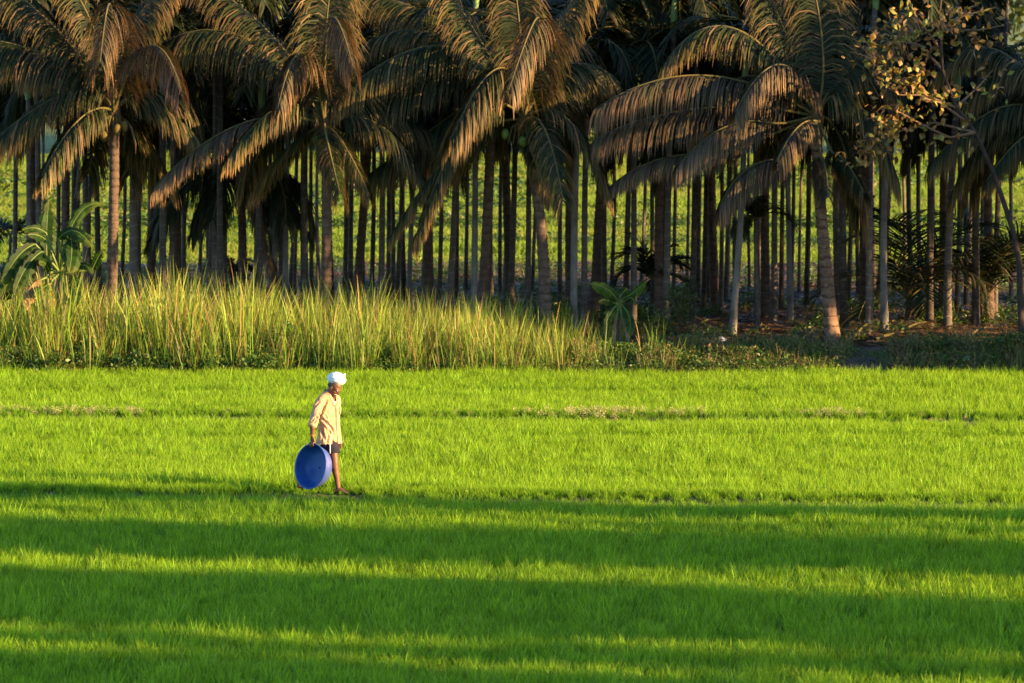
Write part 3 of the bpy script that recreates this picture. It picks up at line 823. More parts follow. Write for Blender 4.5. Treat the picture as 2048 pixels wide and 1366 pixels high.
for spec in sorted(ARECA, key=lambda a: a[0]):
    xm, xb, w = spec[:3]
    back = xb is None
    if back:
        xb, w = xm + ra.uniform(-4, 4), ra.uniform(6.5, 8)
    pale = len(spec) > 3
    by = (ra.uniform(655, 672) if w >= 13 else ra.uniform(632, 660) if w >= 11 else ra.uniform(600, 636) if w >= 9 else ra.uniform(585, 610))
    if back:
        by = ra.uniform(572, 600)
    base = ground(xb, by, 0.22)
    Y = base.y
    base.z = hgt(base.x, Y) - .05
    h = ra.uniform(4.3, 6.7) if w > 9 else ra.uniform(3.3, 5.3)
    if xm == 1173:
        h = at(xm, 112, Y).z - base.z
    mid = at(xm, 400, Y)
    k = h / max(1.0, mid.z - base.z)
    top = Vector((base.x + (mid.x - base.x) * min(k, 3), Y + ra.uniform(-.1, .1), base.z + h))
    rad = w / F * Y / 2
    lm = max((l for l in LAND if l[0] <= xm), key=lambda l: l[0])
    counts[lm[1]] = counts.get(lm[1], 0) + 1
    root = empty('areca_palm', base)
    look = 'pale grey' if pale else ('thick' if w >= 13 else 'slim' if w >= 9 else 'thin')
    tag(root, '%s areca palm, %s right of the %s' % (look, ORD[counts[lm[1]] - 1], lm[1]), 'palm tree', 'areca palms of the grove')
    palm_trunk(root, base, top, rad * 1.08, rad * .8, M['areca_pale' if pale else 'areca_trunk'], ra.uniform(-.06, .06), 0.22, 10, 1.25, 0.035)
    mb = MB()
    tv = top - base
    up = tv.normalized()
    mb.tube([tuple(top + up * z) for z in (-.05, .1, .35, .65, .8)], [rad * .8, rad * 1.15, rad * 1.05, rad * .6, rad * .3], 8)
    link_mesh('crownshaft', mb.mesh('crownshaft', base), M['shaft'], root, smooth=True)
    if xm == 1173:
        mb = MB()
        for j in range(70):
            v = Vector((ra.gauss(-.12, .16), -.12 + ra.gauss(0, .08), -ra.uniform(.05, .42)))
            mb.tube([top, top + Vector((v.x * .5, v.y, v.z * .25)), top + v], [.008, .007, .004], 6, cap=False)
        link_mesh('flower_spray', mb.mesh('flower_spray', base), M['shaft'], root)
    a0 = ra.uniform(0, 6.28)
    for j in range(7):
        fm, rm = AF[ra.randrange(6)]
        f = bpy.data.objects.new('frond', fm); COL.objects.link(f); f.parent = root
        f.location = tv + up * .6
        f.rotation_euler = (0, ra.uniform(-.25, .35), a0 + j * 2.4)
        f.scale = (ra.uniform(.85, 1.15),) * 3
        b = bpy.data.objects.new('midrib', rm); COL.objects.link(b); b.parent = f

P, Rr, S, I = [], [], [], []
for k in range(1500):
    Y = rng.uniform(106, 131); px = rng.uniform(-160, 2210); x = xpx(px, Y)
    if noise.noise((x * .5, Y * .35, 12)) < -.05:
        continue
    s = rng.uniform(.35, 1.1)
    P.append((x, Y, hgt(x, Y) - .03)); Rr.append((0, 0, rng.uniform(0, 6.28))); S.append((s, s, s)); I.append(rng.randrange(5))
scatter('floor_weeds', P, Rr, S, I, bush_c, 'dark weeds dotted over the shaded soil under the grove', 'weeds')
lit_v = []
for i in range(4):
    mb = MB()
    for k in range(26):
        c = np.array([rg.gauss(0, .22), rg.gauss(0, .22), abs(rg.gauss(0, .02)) + .01]); a = rg.uniform(0, 6.28); l = rg.uniform(.06, .3); w = rg.uniform(.008, .03)
        d = np.array([math.cos(a) * l, math.sin(a) * l, rg.uniform(-.02, .06)]); e = np.array([-math.sin(a) * w, math.cos(a) * w, rg.uniform(-.01, .01)])
        mb.add([c - d, c - d * .2 + e, c + d, c - d * .2 - e], [(0, 1, 2, 3)], [0, .5, 1, .5], rg.random())
    lit_v.append(mb.mesh('litter'))
lit_c = variant_collection('litter', lit_v, M['dead'])
P, Rr, S, I = [], [], [], []
for k in range(2600):
    Y = rng.uniform(104.6, 131); px = rng.uniform(-160, 2210); x = xpx(px, Y)
    P.append((x, Y, hgt(x, Y))); Rr.append((0, 0, rng.uniform(0, 6.28))); s = rng.uniform(.6, 1.3); S.append((s, s, s)); I.append(rng.randrange(4))
scatter('leaf_litter', P, Rr, S, I, lit_c, 'dry brown leaf litter strewn over the grove floor', 'leaf litter')

# ------------------------------------------------------------------ young palms on the floor
def young_palm(label, px, py, top_y, n, ln, seed, stems=1, mat='coco_shaded', el=(25, 80)):
    q = random.Random(seed)
    b = ground(px, py, .22)
    root = empty('young_palm', (b.x, b.y, hgt(b.x, b.y) - .03))
    tag(root, label, 'palm tree', 'young palms')
    c = at(px, top_y, b.y)
    for s in range(stems):
        dx = (s - (stems - 1) / 2) * .09
        palm_trunk(root, (b.x + dx, b.y, root.location.z), (c.x + dx * .4, c.y, c.z), .04, .03, M['areca_trunk'], 0, .15, 8)
    for i in range(n):
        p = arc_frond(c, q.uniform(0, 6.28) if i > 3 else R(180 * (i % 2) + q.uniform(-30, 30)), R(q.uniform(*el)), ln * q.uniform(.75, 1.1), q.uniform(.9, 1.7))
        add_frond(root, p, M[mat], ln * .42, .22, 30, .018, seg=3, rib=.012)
    return root
young_palm('bushy dark young palm on two slim stems right of the small banana plant', 1305, 640, 560, 13, 1.0, 2, 2)
young_palm('young palm with dark fan like crown left of the ringed palm', 1513, 660, 440, 9, .8, 3)
young_palm('small young palm crown just right of the ringed palm', 1722, 620, 425, 6, .5, 4)
young_palm('wide dark young coconut palm rising from the ground at right', 1815, 655, 600, 11, 2.3, 5, 1, 'coco_shaded', (35, 80))
young_palm('dark young coconut palm near the right edge', 1975, 650, 590, 11, 2.0, 6, 1, 'coco_shaded', (35, 80))
young_palm('dark young palm half hidden behind the banana plant', 20, 600, 470, 9, 1.1, 8, 1, 'coco_shaded', (5, 60))
young_palm('small dark young palm behind the dead hanging frond', 470, 610, 530, 8, .7, 9, 1, 'coco_shaded', (5, 60))

# ------------------------------------------------------------------ banana plants
def banana_leaf(root, P, half_w, seed, mat='banana', tear=0.5, n=16, roll=0.25):
    """one blade with torn edges along a midrib path P (m,3 world)"""
    q = random.Random(seed)
    path = np.asarray(P)
    L = np.concatenate([[0], np.cumsum(np.linalg.norm(np.diff(path, axis=0), axis=1))])
    rs = np.linspace(0, L[-1], n + 1)
    C = np.stack([np.interp(rs, L, path[:, k]) for k in range(3)], 1)
    T = nrm(np.gradient(C, axis=0))
    face = np.array([math.sin(roll), -1.0, 0.35]); face /= np.linalg.norm(face)
    S = nrm(np.cross(T, face))
    Nn = nrm(np.cross(S, T))
    mb = MB()
    for sgn in (-1, 1):
        sag = 0.0
        for i in range(n):
            u0, u1 = i / n, (i + 1) / n
            if q.random() < tear:
                sag = q.uniform(0.0, 0.6)
            w0 = half_w * (math.sin(math.pi * min(1, .08 + u0 * .9)) ** .5)
            w1 = half_w * (math.sin(math.pi * min(1, .08 + u1 * .9)) ** .5) if i < n - 1 else half_w * .1
            rag = q.uniform(.68, 1.0) if q.random() < .6 else 1.0
            w0, w1 = w0 * rag, w1 * rag * q.uniform(.8, 1)
            V = []
            for c, w, ii in ((C[i], w0, i), (C[i + 1], w1, i + 1)):
                s = S[ii] * sgn
                e1 = c + s * w * .55 + Nn[ii] * w * .12
                e2 = c + s * w * (1 - .25 * sag) - Nn[ii] * w * .1 + np.array([0, 0, -w * sag])
                V += [c, e1, e2]
            g = 0.004 * q.random()
            mb.add(V, [(0, 1, 4, 3), (1, 2, 5, 4)], [u0, u0, u0 + .1, u1, u1, u1 + .1], q.random())
    loc = root.location
    leaf = link_mesh('leaf', mb.mesh('leaf', loc), M[mat], root, smooth=False)
    rb = MB()
    rb.tube([tuple(c) for c in C], list(np.linspace(.012, .004, n + 1)), 6, cap=False)
    link_mesh('midrib', rb.mesh('midrib', loc), M['twig'] if mat == 'banana_dry' else M['banana_rib'], leaf, smooth=True)
    return leaf
def banana(label, bpx, bpy_, stem_top, Y, leaves, r, seed):
    b = at(bpx, bpy_, Y)
    b.z = hgt(b.x, Y) - .05
    root = empty('banana_plant', b)
    tag(root, label, 'banana plant', 'banana plants')
    t = at(*stem_top, Y)
    mb = MB()
    mb.tube([b, b.lerp(t, .4), b.lerp(t, .8), t + Vector((0, 0, .2))], [r, r * .85, r * .6, r * .25], 8)
    link_mesh('stem', mb.mesh('stem', b), M['banana_stem'], root, smooth=True)
    for i, (a, thr, e, wpx, dy, mt) in enumerate(leaves):
        hw = 1.2 * wpx / F * Y / 2
        p0 = at(a[0], a[1], Y + dy * .3)
        st = t + (p0 - t) * .1
        path = np.concatenate([np.linspace(st, p0, 4)[:-1], bez(p0, at(thr[0], thr[1], Y + dy * .7), at(e[0], e[1], Y + dy), 20)])
        rb = MB(); rb.tube([tuple(v) for v in np.linspace(st, p0, 5)], [.03, .027, .025, .023, .022], 6, cap=False)
        lf = banana_leaf(root, path[3:], hw, seed + i, mt, .9 if mt == 'banana_dry' else .5)
        link_mesh('leaf_stalk', rb.mesh('leaf_stalk', root.location), M['banana_rib'], lf, smooth=True)
banana('large banana plant with broad torn leaves at the left edge', 122, 655, (120, 545), 103.2, [
    ((94, 520), (93, 465), (98, 400), 42, .2, 'banana_shaded'), ((124, 516), (160, 425), (212, 410), 22, .3, 'banana_shaded'), ((92, 466), (70, 456), (44, 460), 20, -.3, 'banana_shaded'),
    ((92, 480), (74, 470), (55, 470), 18, -.4, 'banana_shaded'), ((118, 476), (150, 462), (183, 492), 30, -.5, 'banana_shaded'), ((142, 478), (143, 508), (138, 545), 38, -.7, 'banana_shaded'), ((152, 470), (157, 450), (156, 442), 26, .3, 'banana_shaded'),
    ((70, 488), (34, 515), (5, 568), 36, -.6, 'banana_shaded'), ((84, 503), (52, 535), (28, 590), 34, -.8, 'banana_shaded'), ((184, 540), (193, 520), (205, 500), 20, -.2, 'banana_shaded'),
    ((140, 540), (168, 530), (184, 548), 18, -.6, 'banana_shaded'), ((145, 550), (152, 580), (150, 622), 26, -.7, 'banana_shaded'), ((100, 545), (88, 525), (78, 528), 22, -.7, 'banana_shaded'),
    ((95, 570), (80, 580), (68, 590), 22, -.9, 'banana_shaded'), ((60, 520), (20, 560), (-10, 620), 36, -.4, 'banana_shaded'), ((80, 560), (60, 590), (50, 620), 24, -.9, 'banana_dry'), ((110, 580), (100, 610), (95, 640), 20, -.9, 'banana_dry'), ((130, 590), (135, 620), (128, 645), 18, -1.0, 'banana_dry')], .1, 300)
banana('small banana plant with two bright raised leaves on the bank', 1238, 700, (1238, 608), 104.2, [
    ((1234, 600), (1212, 577), (1181, 568), 24, -.3, 'banana'), ((1245, 598), (1268, 584), (1292, 562), 18, -.2, 'banana'), ((1238, 600), (1246, 585), (1256, 578), 22, .4, 'banana_shaded'),
    ((1228, 606), (1210, 600), (1198, 604), 14, -.3, 'banana_shaded'), ((1232, 612), (1216, 636), (1209, 668), 20, -.5, 'banana_shaded'), ((1246, 612), (1260, 640), (1258, 672), 20, -.4, 'banana_shaded'), ((1248, 604), (1262, 596), (1272, 610), 12, -.3, 'banana_shaded'),
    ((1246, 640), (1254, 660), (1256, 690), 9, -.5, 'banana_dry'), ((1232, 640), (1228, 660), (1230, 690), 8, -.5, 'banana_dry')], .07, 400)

# ------------------------------------------------------------------ shrubs, fallen fronds and sacks on the bank
def shrub(label, px, py, hpx, wpx, seed, mat='bush', n=420, ls=.035):
    q = random.Random(seed)
    b = ground(px, py, .2)
    root = empty('shrub', (b.x, b.y, hgt(b.x, b.y) - .02))
    tag(root, label, 'shrub', 'shrubs on the bank')
    h, w = hpx / F * b.y, wpx / F * b.y / 2
    st, tips = MB(), []
    for i in range(9):
        a = q.uniform(0, 6.28); e = Vector((math.cos(a) * w * q.uniform(.3, .9), math.sin(a) * w * .8, h * q.uniform(.55, 1)))
        m = Vector((e.x * .4, e.y * .4, e.z * .6))
        st.tube([(0, 0, 0), m, e], [.012, .008, .004], 6, cap=False); tips += [m, e, m.lerp(e, .5)]
    link_mesh('stems', st.mesh('stems'), M['twig'], root)
    mb = MB()
    for i in range(n):
        c = tips[q.randrange(len(tips))] + Vector((q.gauss(0, w * .28), q.gauss(0, w * .28), q.gauss(0, h * .12)))
        c.z = max(.02, c.z)
        a = Vector((q.gauss(0, 1), q.gauss(0, 1), q.gauss(.1, .6))).normalized(); d = a.cross(Vector((q.gauss(0, 1), q.gauss(0, 1), q.gauss(0, 1)))).normalized(); l = ls * q.uniform(.6, 1.4)
        mb.add([tuple(c - a * l), tuple(c + d * l * .45), tuple(c + a * l), tuple(c - d * l * .45)], [(0, 1, 2, 3)], [0, .5, 1, .5], q.random())
    link_mesh('foliage', mb.mesh('foliage'), M[mat], root)
shrub('tall feathery green shrub right of the bushy young palm', 1362, 668, 110, 60, 1, 'bush', 900, .03)
shrub('upright olive weed between the young palm and the tall feathery shrub', 1318, 700, 90, 30, 2, 'bush', 420)
shrub('pale olive shrub at the foot of the whitish areca trunk', 1795, 716, 42, 66, 3, 'dryweed', 520, .025)
shrub('low dark green shrub on the bank at the right edge', 2000, 716, 50, 110, 4, 'bush', 900)
shrub('low green shrub on the bank below the dark palm', 1880, 716, 40, 80, 5, 'bush', 600)
shrub('brownish low shrub on the bank left of the white sacks', 1410, 714, 34, 70, 6, 'dryweed', 480)
shrub('bright green leafy shrub on the bank right of the small banana plant', 1330, 722, 36, 80, 7, 'bush', 620)
shrub('leafy green creeper mound at the foot of the reeds near the farmer', 560, 724, 75, 60, 8, 'bush', 700, .04)
shrub('leafy green creeper mound among the reeds right of the farmer', 800, 726, 50, 80, 9, 'bush', 700, .04)
shrub('olive shrub by the leaning coconut palm', 1125, 668, 60, 50, 10, 'bush', 420)

def fallen(label, a, thr, e, seed, dz=.12):
    A, T_, E = ground(*a, .24), ground(*thr, .24), ground(*e, .24)
    root = empty('fallen_frond', A)
    tag(root, label, 'palm frond', 'fallen fronds under the grove')
    path = bez(A + Vector((0, 0, .05)), T_ + Vector((0, 0, dz)), E + Vector((0, 0, .05)), 20)
    add_frond(root, path, M['dead'], .42, .12, 44, .016, seg=3, rib=.03)
for i, (a, t_, e, w) in enumerate([((1750, 684), (1800, 676), (1868, 668), 'nearest to the whitish trunk'), ((1790, 678), (1850, 660), (1915, 664), 'crossing behind the pale olive shrub'), ((1700, 690), (1735, 668), (1765, 650), 'right of the ringed palm'), ((1600, 690), (1625, 672), (1650, 668), 'left of the ringed palm'), ((1930, 690), (1970, 672), (2030, 676), 'near the right edge'), ((1380, 672), (1420, 660), (1460, 664), 'left of the white sacks'), ((850, 640), (890, 612), (930, 600), 'behind the reeds right of the farmer')]):
    fallen('dry brown frond lying on the soil ' + w, a, t_, e, i, .1 + .05 * (i % 3))

def sack(label, px, py, wpx, hpx, seed):
    b = ground(px, py, .22)
    w, h = wpx / F * b.y / 2, hpx / F * b.y
    q = random.Random(seed)
    V, Fq, seg = [], [], 18
    for i in range(9):
        th = math.pi * .5 * i / 8
        for k in range(seg):
            a = 2 * math.pi * k / seg
            n = Vector((math.cos(a) * math.cos(th), math.sin(a) * math.cos(th), math.sin(th)))
            r = 1 + .28 * noise.noise(n * 2.3 + Vector((seed, 0, 0))) + .16 * noise.noise(n * 6 + Vector((0, seed, 0)))
            V.append((n.x * w * r, n.y * w * .7 * r, n.z * h * r - .02))
    Fq = [(i * seg + k, i * seg + (k + 1) % seg, (i + 1) * seg + (k + 1) % seg, (i + 1) * seg + k) for i in range(8) for k in range(seg)]
    me = bpy.data.meshes.new('plastic_sack'); me.from_pydata(V, [], Fq)
    o = link_mesh('plastic_sack', me, M['plastic_white'], smooth=True)
    o.location = (b.x, b.y, hgt(b.x, b.y))
    tag(o, label, 'sack', 'white plastic sacks')
sack('crumpled white plastic sack, the larger of two left of the ringed palm', 1487, 694, 34, 16, 1)
sack('small crumpled white plastic sack beside the larger one', 1443, 684, 24, 12, 2)
sack('white plastic scrap on the bank below the dark palm at right', 1936, 718, 16, 12, 3)

# ------------------------------------------------------------------ teak at the upper right
def leaf_shape(ln, w):
    me = bpy.data.meshes.new('leaf')
    V = [(0, 0, 0), (ln * .3, w * .45, -.01), (ln * .65, w * .5, -.02), (ln, 0, -.07), (ln * .65, -w * .5, -.02), (ln * .3, -w * .45, -.01), (ln * .5, 0, .025)]
    me.from_pydata(V, [], [(0, 6, 1), (1, 6, 2), (2, 6, 3), (3, 6, 4), (4, 6, 5), (5, 6, 0)])
    a = me.attributes.new('t', 'FLOAT', 'POINT'); a.data.foreach_set('value', [0, .3, .6, 1, .6, .3, .5])
    a = me.attributes.new('r', 'FLOAT', 'POINT'); a.data.foreach_set('value', [random.random()] * 7)
    me.materials.append(M['teak'])
    return me
def teak():
    Y = 105.0
    b = at(2046, 690, Y); b.z = hgt(b.x, Y) - .05
    root = empty('teak_tree', b)
    tag(root, 'broad leaved teak with russet leaves leaning in at the upper right', 'tree')
    mb = MB()
    tp = [(2046, 690, 0), (2041, 600, 0), (2038, 520, 0), (2027, 465, 0), (2006, 400, 0), (1985, 340, 0), (1950, 265, -.1), (1912, 215, -.2), (1885, 140, -.3), (1880, 20, -.3), (1890, -80, -.3)]
    pts = [b] + [at(x, y, Y + d) for x, y, d in tp[1:]]
    mb.tube(pts, [.075, .06, .055, .05, .045, .042, .04, .034, .028, .02, .012], 8)
    link_mesh('trunk', mb.mesh('trunk', b), M['dark_bark'], root, smooth=True)
    br = [[(1950, 265), (1870, 245), (1800, 262), (1765, 285)], [(1912, 215), (1850, 190), (1800, 190), (1750, 160)], [(1935, 245), (1880, 205), (1842, 195)], [(1885, 140), (1840, 90), (1790, 80), (1755, 95)],
          [(1880, 60), (1930, 30), (1990, 15)], [(1882, 100), (1830, 30), (1810, -20)], [(1912, 215), (1960, 170), (1985, 140)], [(1950, 265), (1900, 275), (1855, 255), (1800, 225), (1770, 215)], [(1890, 60), (1960, 60), (2010, 50)]]
    q = random.Random(9)
    spots = []
    for i, bl in enumerate(br):
        mb = MB()
        ps = [at(x, y, Y - .2 - .35 * k * ((i % 3) - .6)) for k, (x, y) in enumerate(bl)]
        mb.tube(ps, list(np.linspace(.03, .008, len(ps))), 6, cap=False)
        link_mesh('branch', mb.mesh('branch', b), M['twig'], root, smooth=True)
        for k in range(1, len(ps)):
            spots += [ps[k], ps[k - 1].lerp(ps[k], .5)]
    spots += [at(x, y, Y - .4 + q.uniform(-.4, .4)) for x, y in ((1735, 300), (1750, 280), (1722, 305), (1760, 120), (1790, 140), (1850, 105), (1880, 60), (1765, 245), (1800, 215), (1840, 140), (1905, 45), (1950, 80), (1780, 90), (1805, 40), (1935, 20), (1820, 160), (1790, 255), (1745, 90))]
    near = spots[:-18]
    for sp in spots[-18:]:
        o_ = min(near, key=lambda v: (v - sp).length)
        mb = MB(); mb.tube([o_, o_.lerp(sp, .5) + Vector((0, 0, .05)), sp], [.012, .009, .005], 6, cap=False)
        for _ in range(5):
            e = sp + Vector((q.gauss(0, .2), q.gauss(-.1, .2), q.gauss(0, .16)))
            mb.tube([o_.lerp(sp, .6), e], [.006, .003], 6, cap=False)
        link_mesh('twig', mb.mesh('twig', b), M['dark_bark'], root)
    shapes = [leaf_shape(q.uniform(.12, .19), q.uniform(.08, .13)) for i in range(6)]
    for i in range(290):
        s = spots[-1 - i % 18] if i % 3 else spots[(i * 5) % len(spots)]
        f = bpy.data.objects.new('leaf', shapes[i % 6]); COL.objects.link(f); f.parent = root
        f.location = s - b + Vector((q.gauss(0, .2), q.gauss(-.1, .2), q.gauss(-.02, .16)))
        f.rotation_euler = (q.uniform(-.9, .9), q.uniform(-.2, 1.3), q.uniform(0, 6.28))
    mb = MB()                                   # the many smaller and hidden leaves
    for i in range(1500):
        s = spots[-1 - q.randrange(18)] if i % 3 else spots[q.randrange(len(spots))] + Vector((q.gauss(0, .25), q.gauss(.15, .3), q.gauss(0, .2)))
        a = Vector((q.gauss(0, 1), q.gauss(0, 1), q.gauss(-.3, .6))).normalized()
        c = a.cross(Vector((q.gauss(0, 1), q.gauss(0, 1), q.gauss(0, 1)))).normalized()
        l = q.uniform(.05, .09)
        mb.add([tuple(s - a * l), tuple(s + c * l * .5), tuple(s + a * l), tuple(s - c * l * .5)], [(0, 1, 2, 3)], [0, .5, 1, .5], q.random())
    o = link_mesh('small_leaves', mb.mesh('small_leaves', b), M['teak'], root)
    o['kind'] = 'stuff'
teak()

# ------------------------------------------------------------------ broadleaf trees beyond the terraces
def crown_mesh(seed, n, rx, rz, ls, lobes):
    q = random.Random(seed)
    mb = MB()
    L = [(Vector((q.gauss(0, .55) * rx, q.gauss(0, .5) * rx, q.uniform(-.75, .75) * rz)), q.uniform(.3, .55)) for i in range(lobes)]
    for i in range(n):
        c, rr = L[q.randrange(lobes)]
        v = Vector((q.gauss(0, 1), q.gauss(0, 1), q.gauss(0, 1))).normalized() * (q.uniform(.5, 1) ** .5)
        p = c + Vector((v.x * rx * rr, v.y * rx * rr, v.z * rz * rr))
        a = Vector((q.gauss(0, 1), q.gauss(0, 1), q.gauss(0, .6))).normalized()
        w = a.cross(Vector((q.gauss(0, 1), q.gauss(0, 1), q.gauss(0, 1)))).normalized()
        s = ls * q.uniform(.6, 1.4)
        mb.add([tuple(p - a * s), tuple(p + w * s * .5), tuple(p + a * s), tuple(p - w * s * .5)], [(0, 1, 2, 3)], [0, .5, 1, .5], q.random())
    me = mb.mesh('crown')
    me.materials.append(M['tree'])
    return me
CR = [crown_mesh(50 + i, 5200, 3.6, 4.6, .17, 26) for i in range(3)]
def broad_tree(name, loc, sx, sz, zc, ci, label, group):
    root = empty(name, loc)
    tag(root, label, 'tree', group)
    mb = MB()
    mb.tube([(0, 0, -.1), (.1, 0, zc * .5), (0, .1, zc)], [.28, .2, .12], 8)
    for k in range(4):
        a = k * 1.6
        mb.tube([(0, 0, zc * .55), (math.cos(a) * .8, math.sin(a) * .8, zc * .9), (math.cos(a) * 1.8 * sx, math.sin(a) * 1.8 * sx, zc + 1)], [.12, .08, .03], 8)
    link_mesh('trunk', mb.mesh('trunk'), M['twig'], root, smooth=True)
    c = link_mesh('crown', CR[ci], None, root)
    c.location = (0, 0, zc)
    c.scale = (sx, sx, sz)
    return root
for i, (x, y, sx, sz, zc, w) in enumerate([(-20, 198, 1.2, 1.15, 5.2, 'at the far left'), (-14.5, 201, 1.0, 1.3, 6, 'second from the left'), (-9, 197, 1.2, 1.2, 5.2, 'third from the left'), (-3.5, 200, 1.0, 1.35, 6, 'fourth from the left'), (1.5, 197, 1.1, 1.15, 5.2, 'at the centre'),
        (7, 201, 1.1, 1.3, 6, 'fourth from the right'), (12, 198, 1.1, 1.2, 5.4, 'third from the right'), (17, 200, 1.2, 1.3, 6, 'second from the right'), (22, 198, 1.2, 1.2, 5.4, 'at the far right')]):
    broad_tree('broadleaf_tree', (x, y, 0), sx, sz, zc, i % 3, 'sunlit broadleaf tree beyond the far terraces, ' + w, 'trees beyond the terraces')

# ------------------------------------------------------------------ rows of trees right of the frame whose long shadows band the paddies
def row_crown(seed, rx, rz, n):
    q = random.Random(seed)
    mb = MB()
    L = [(Vector((q.gauss(0, .5) * rx, q.gauss(0, .35) * rx * .6, q.uniform(-.75, .75) * rz)), q.uniform(.35, .6)) for i in range(14)]
    for i in range(n):
        c, rr = L[q.randrange(14)]
        v = Vector((q.gauss(0, 1), q.gauss(0, 1), q.gauss(0, 1))).normalized() * (q.random() ** .4)
        p = c + Vector((v.x * rx * rr, v.y * rx * rr * .6, v.z * rz * rr))
        a = Vector((q.gauss(0, 1), q.gauss(0, 1), q.gauss(-.3, .6))).normalized()
        w = a.cross(Vector((q.gauss(0, 1), q.gauss(0, 1), q.gauss(0, 1)))).normalized()
        l = q.uniform(.1, .18)
        mb.add([tuple(p - a * l), tuple(p + w * l * .5), tuple(p + a * l), tuple(p - w * l * .5)], [(0, 1, 2, 3)], [0, .5, 1, .5], q.random())
    me = mb.mesh('crown')
    me.materials.append(M['tree'])
    return me
_row_tr = MB(); _row_tr.tube([(0, 0, -.1), (.05, 0, .5), (0, 0, 1.0)], [.11, .09, .05], 8)
ROW_TRUNK = _row_tr.mesh('trunk'); ROW_TRUNK.materials.append(M['dark_bark'])
BAND = 0.228                                       # slope of the shadow bands over the ground
PER_M = (math.sin(SUN_SIDE) - BAND * math.cos(SUN_SIDE)) / math.tan(SUN_EL)   # band offset per metre of height
def tree_row(lo, hi, zc, k, dens, word):
    """row parallel to the band lo..hi (depths at x = 0); crowns centred at height zc"""
    half = (hi - lo) / 2
    cq = (lo + hi) / 2 - PER_M * zc
    rz = max(.25, (half - .35) / PER_M) if half > .6 else .3
    ry = .75 if half > .6 else .35
    meshes = [row_crown(700 + 10 * k + j, 1.7, 1.0, int(dens * (900 + 900 * rz))) for j in range(2)]
    x, i = 15.5, 0
    q = random.Random(40 + k)
    while x < zc / math.tan(SUN_EL) * math.cos(SUN_SIDE) + 12:
        root = empty('row_tree', (x, cq - BAND * x + q.gauss(0, .12), 0))
        tag(root, '%s tree of the %s row standing right of the paddies' % (ORD[i], word), 'tree', 'tree rows right of the frame')
        t = bpy.data.objects.new('trunk', ROW_TRUNK); COL.objects.link(t); t.parent = root; t.scale = (1, 1, zc)
        c = bpy.data.objects.new('crown', meshes[i % 2]); COL.objects.link(c); c.parent = root
        c.location = (0, 0, zc + q.gauss(0, .15)); c.scale = (1, ry / .9, rz * q.uniform(.85, 1.1)); c.rotation_euler = (0, 0, -math.atan(BAND) + (math.pi if q.random() < .5 else 0))
        x += 2.1; i += 1
for k, (lo, hi, zc, dens, word) in enumerate([(76.2, 77.8, 7.2, 1.2, 'farthest'), (69.7, 73.9, 7.6, .7, 'third'), (62.5, 68.4, 8.2, .55, 'second'), (53.0, 60.3, 8.2, 1.0, 'nearest'), (74.8, 75.9, 7.0, .3, 'thin third'), (60.4, 62.3, 7.4, .3, 'thin second')]):
    tree_row(lo, hi, zc, k, dens, word)
def copy_tree(o, parent=None):
    c = o.copy(); COL.objects.link(c); c.parent = parent
    for ch in o.children:
        copy_tree(ch, c)
    return c
PALMS = [o for o in list(COL.objects) if o.name.startswith('coconut_palm')]
ARS = [o for o in list(COL.objects) if o.name.startswith('areca_palm')]
for i, (x, y, rz, k) in enumerate([(14.6, 101.4, 20, .85), (16.2, 98.8, 200, .95), (19.5, 97.6, 90, 1.0), (15.0, 104.4, 300, 1.2), (23.0, 96.4, 10, 1.1), (19, 101.5, 140, 1.4), (18.5, 108, 60, 1.3), (23, 109, 250, 1.45), (13.8, 109, 110, 1.2), (30, 108, 190, 1.6)]):
    c = copy_tree(PALMS[i % 5])
    c.location = (x, y, hgt(x, y) - .1); c.rotation_euler = (0, 0, R(rz)); c.scale = (k, k, k)
    c['label'] = '%s coconut palm of the grove beyond the right edge of the picture' % ORD[i]
for i in range(16):
    c = copy_tree(ARS[(i * 7) % len(ARS)])
    x, y = 12.0 + i * 1.25, 105 + (i * 2.7) % 7
    c.location = (x, y, hgt(x, y) - .05); c.scale = (1, 1, 1.15)
    c['label'] = '%s areca palm of the grove beyond the right edge of the picture' % ORD[i]

_q = random.Random(31)
for i in range(3):  # unseen areca palms added to break up the sunlight on the grove
    c = copy_tree(ARS[(i * 11 + 3) % len(ARS)])
    x = 21 + i * 2.0
    y = 100.9 + .445 * (9.3 - x) + _q.uniform(0, 1.2)
    c.location = (x, y, 0); k = _q.uniform(1.25, 1.75); c.scale = (1.25, 1.25, k)
    c['label'] = '%s tall areca palm added beyond the right edge to dapple the grove' % ORD[i]

# ------------------------------------------------------------------ the farmer
PX = 142.0
_g = ground(660, 986, .1)
person = empty('person', (_g.x, _g.y, hgt(_g.x, _g.y)))
tag(person, 'barefoot farmer in white turban, pale shirt and dark shorts walking along the bund', 'person')
def P_(px, py, y=0.0):
    return Vector(((px - 660) / PX, y, (986 - py) / PX))
def remeshed(mb, name, voxel, smooth=4, keep_open=False):
    me = mb.mesh(name + '_raw')
    o = bpy.data.objects.new(name + '_tmp', me)
    tmp = bpy.data.scenes.new('scratch')
    tmp.collection.objects.link(o)
    m = o.modifiers.new('r', 'REMESH'); m.mode = 'VOXEL'; m.voxel_size = voxel; m.use_smooth_shade = True
    if smooth:
        m2 = o.modifiers.new('s', 'SMOOTH'); m2.factor = .5; m2.iterations = smooth
    tmp.view_layers[0].update()
    dg = tmp.view_layers[0].depsgraph
    out = bpy.data.meshes.new_from_object(o.evaluated_get(dg))
    out.name = name
    bpy.data.objects.remove(o)
    bpy.data.scenes.remove(tmp)
    out.polygons.foreach_set('use_smooth', [True] * len(out.polygons))
    return out
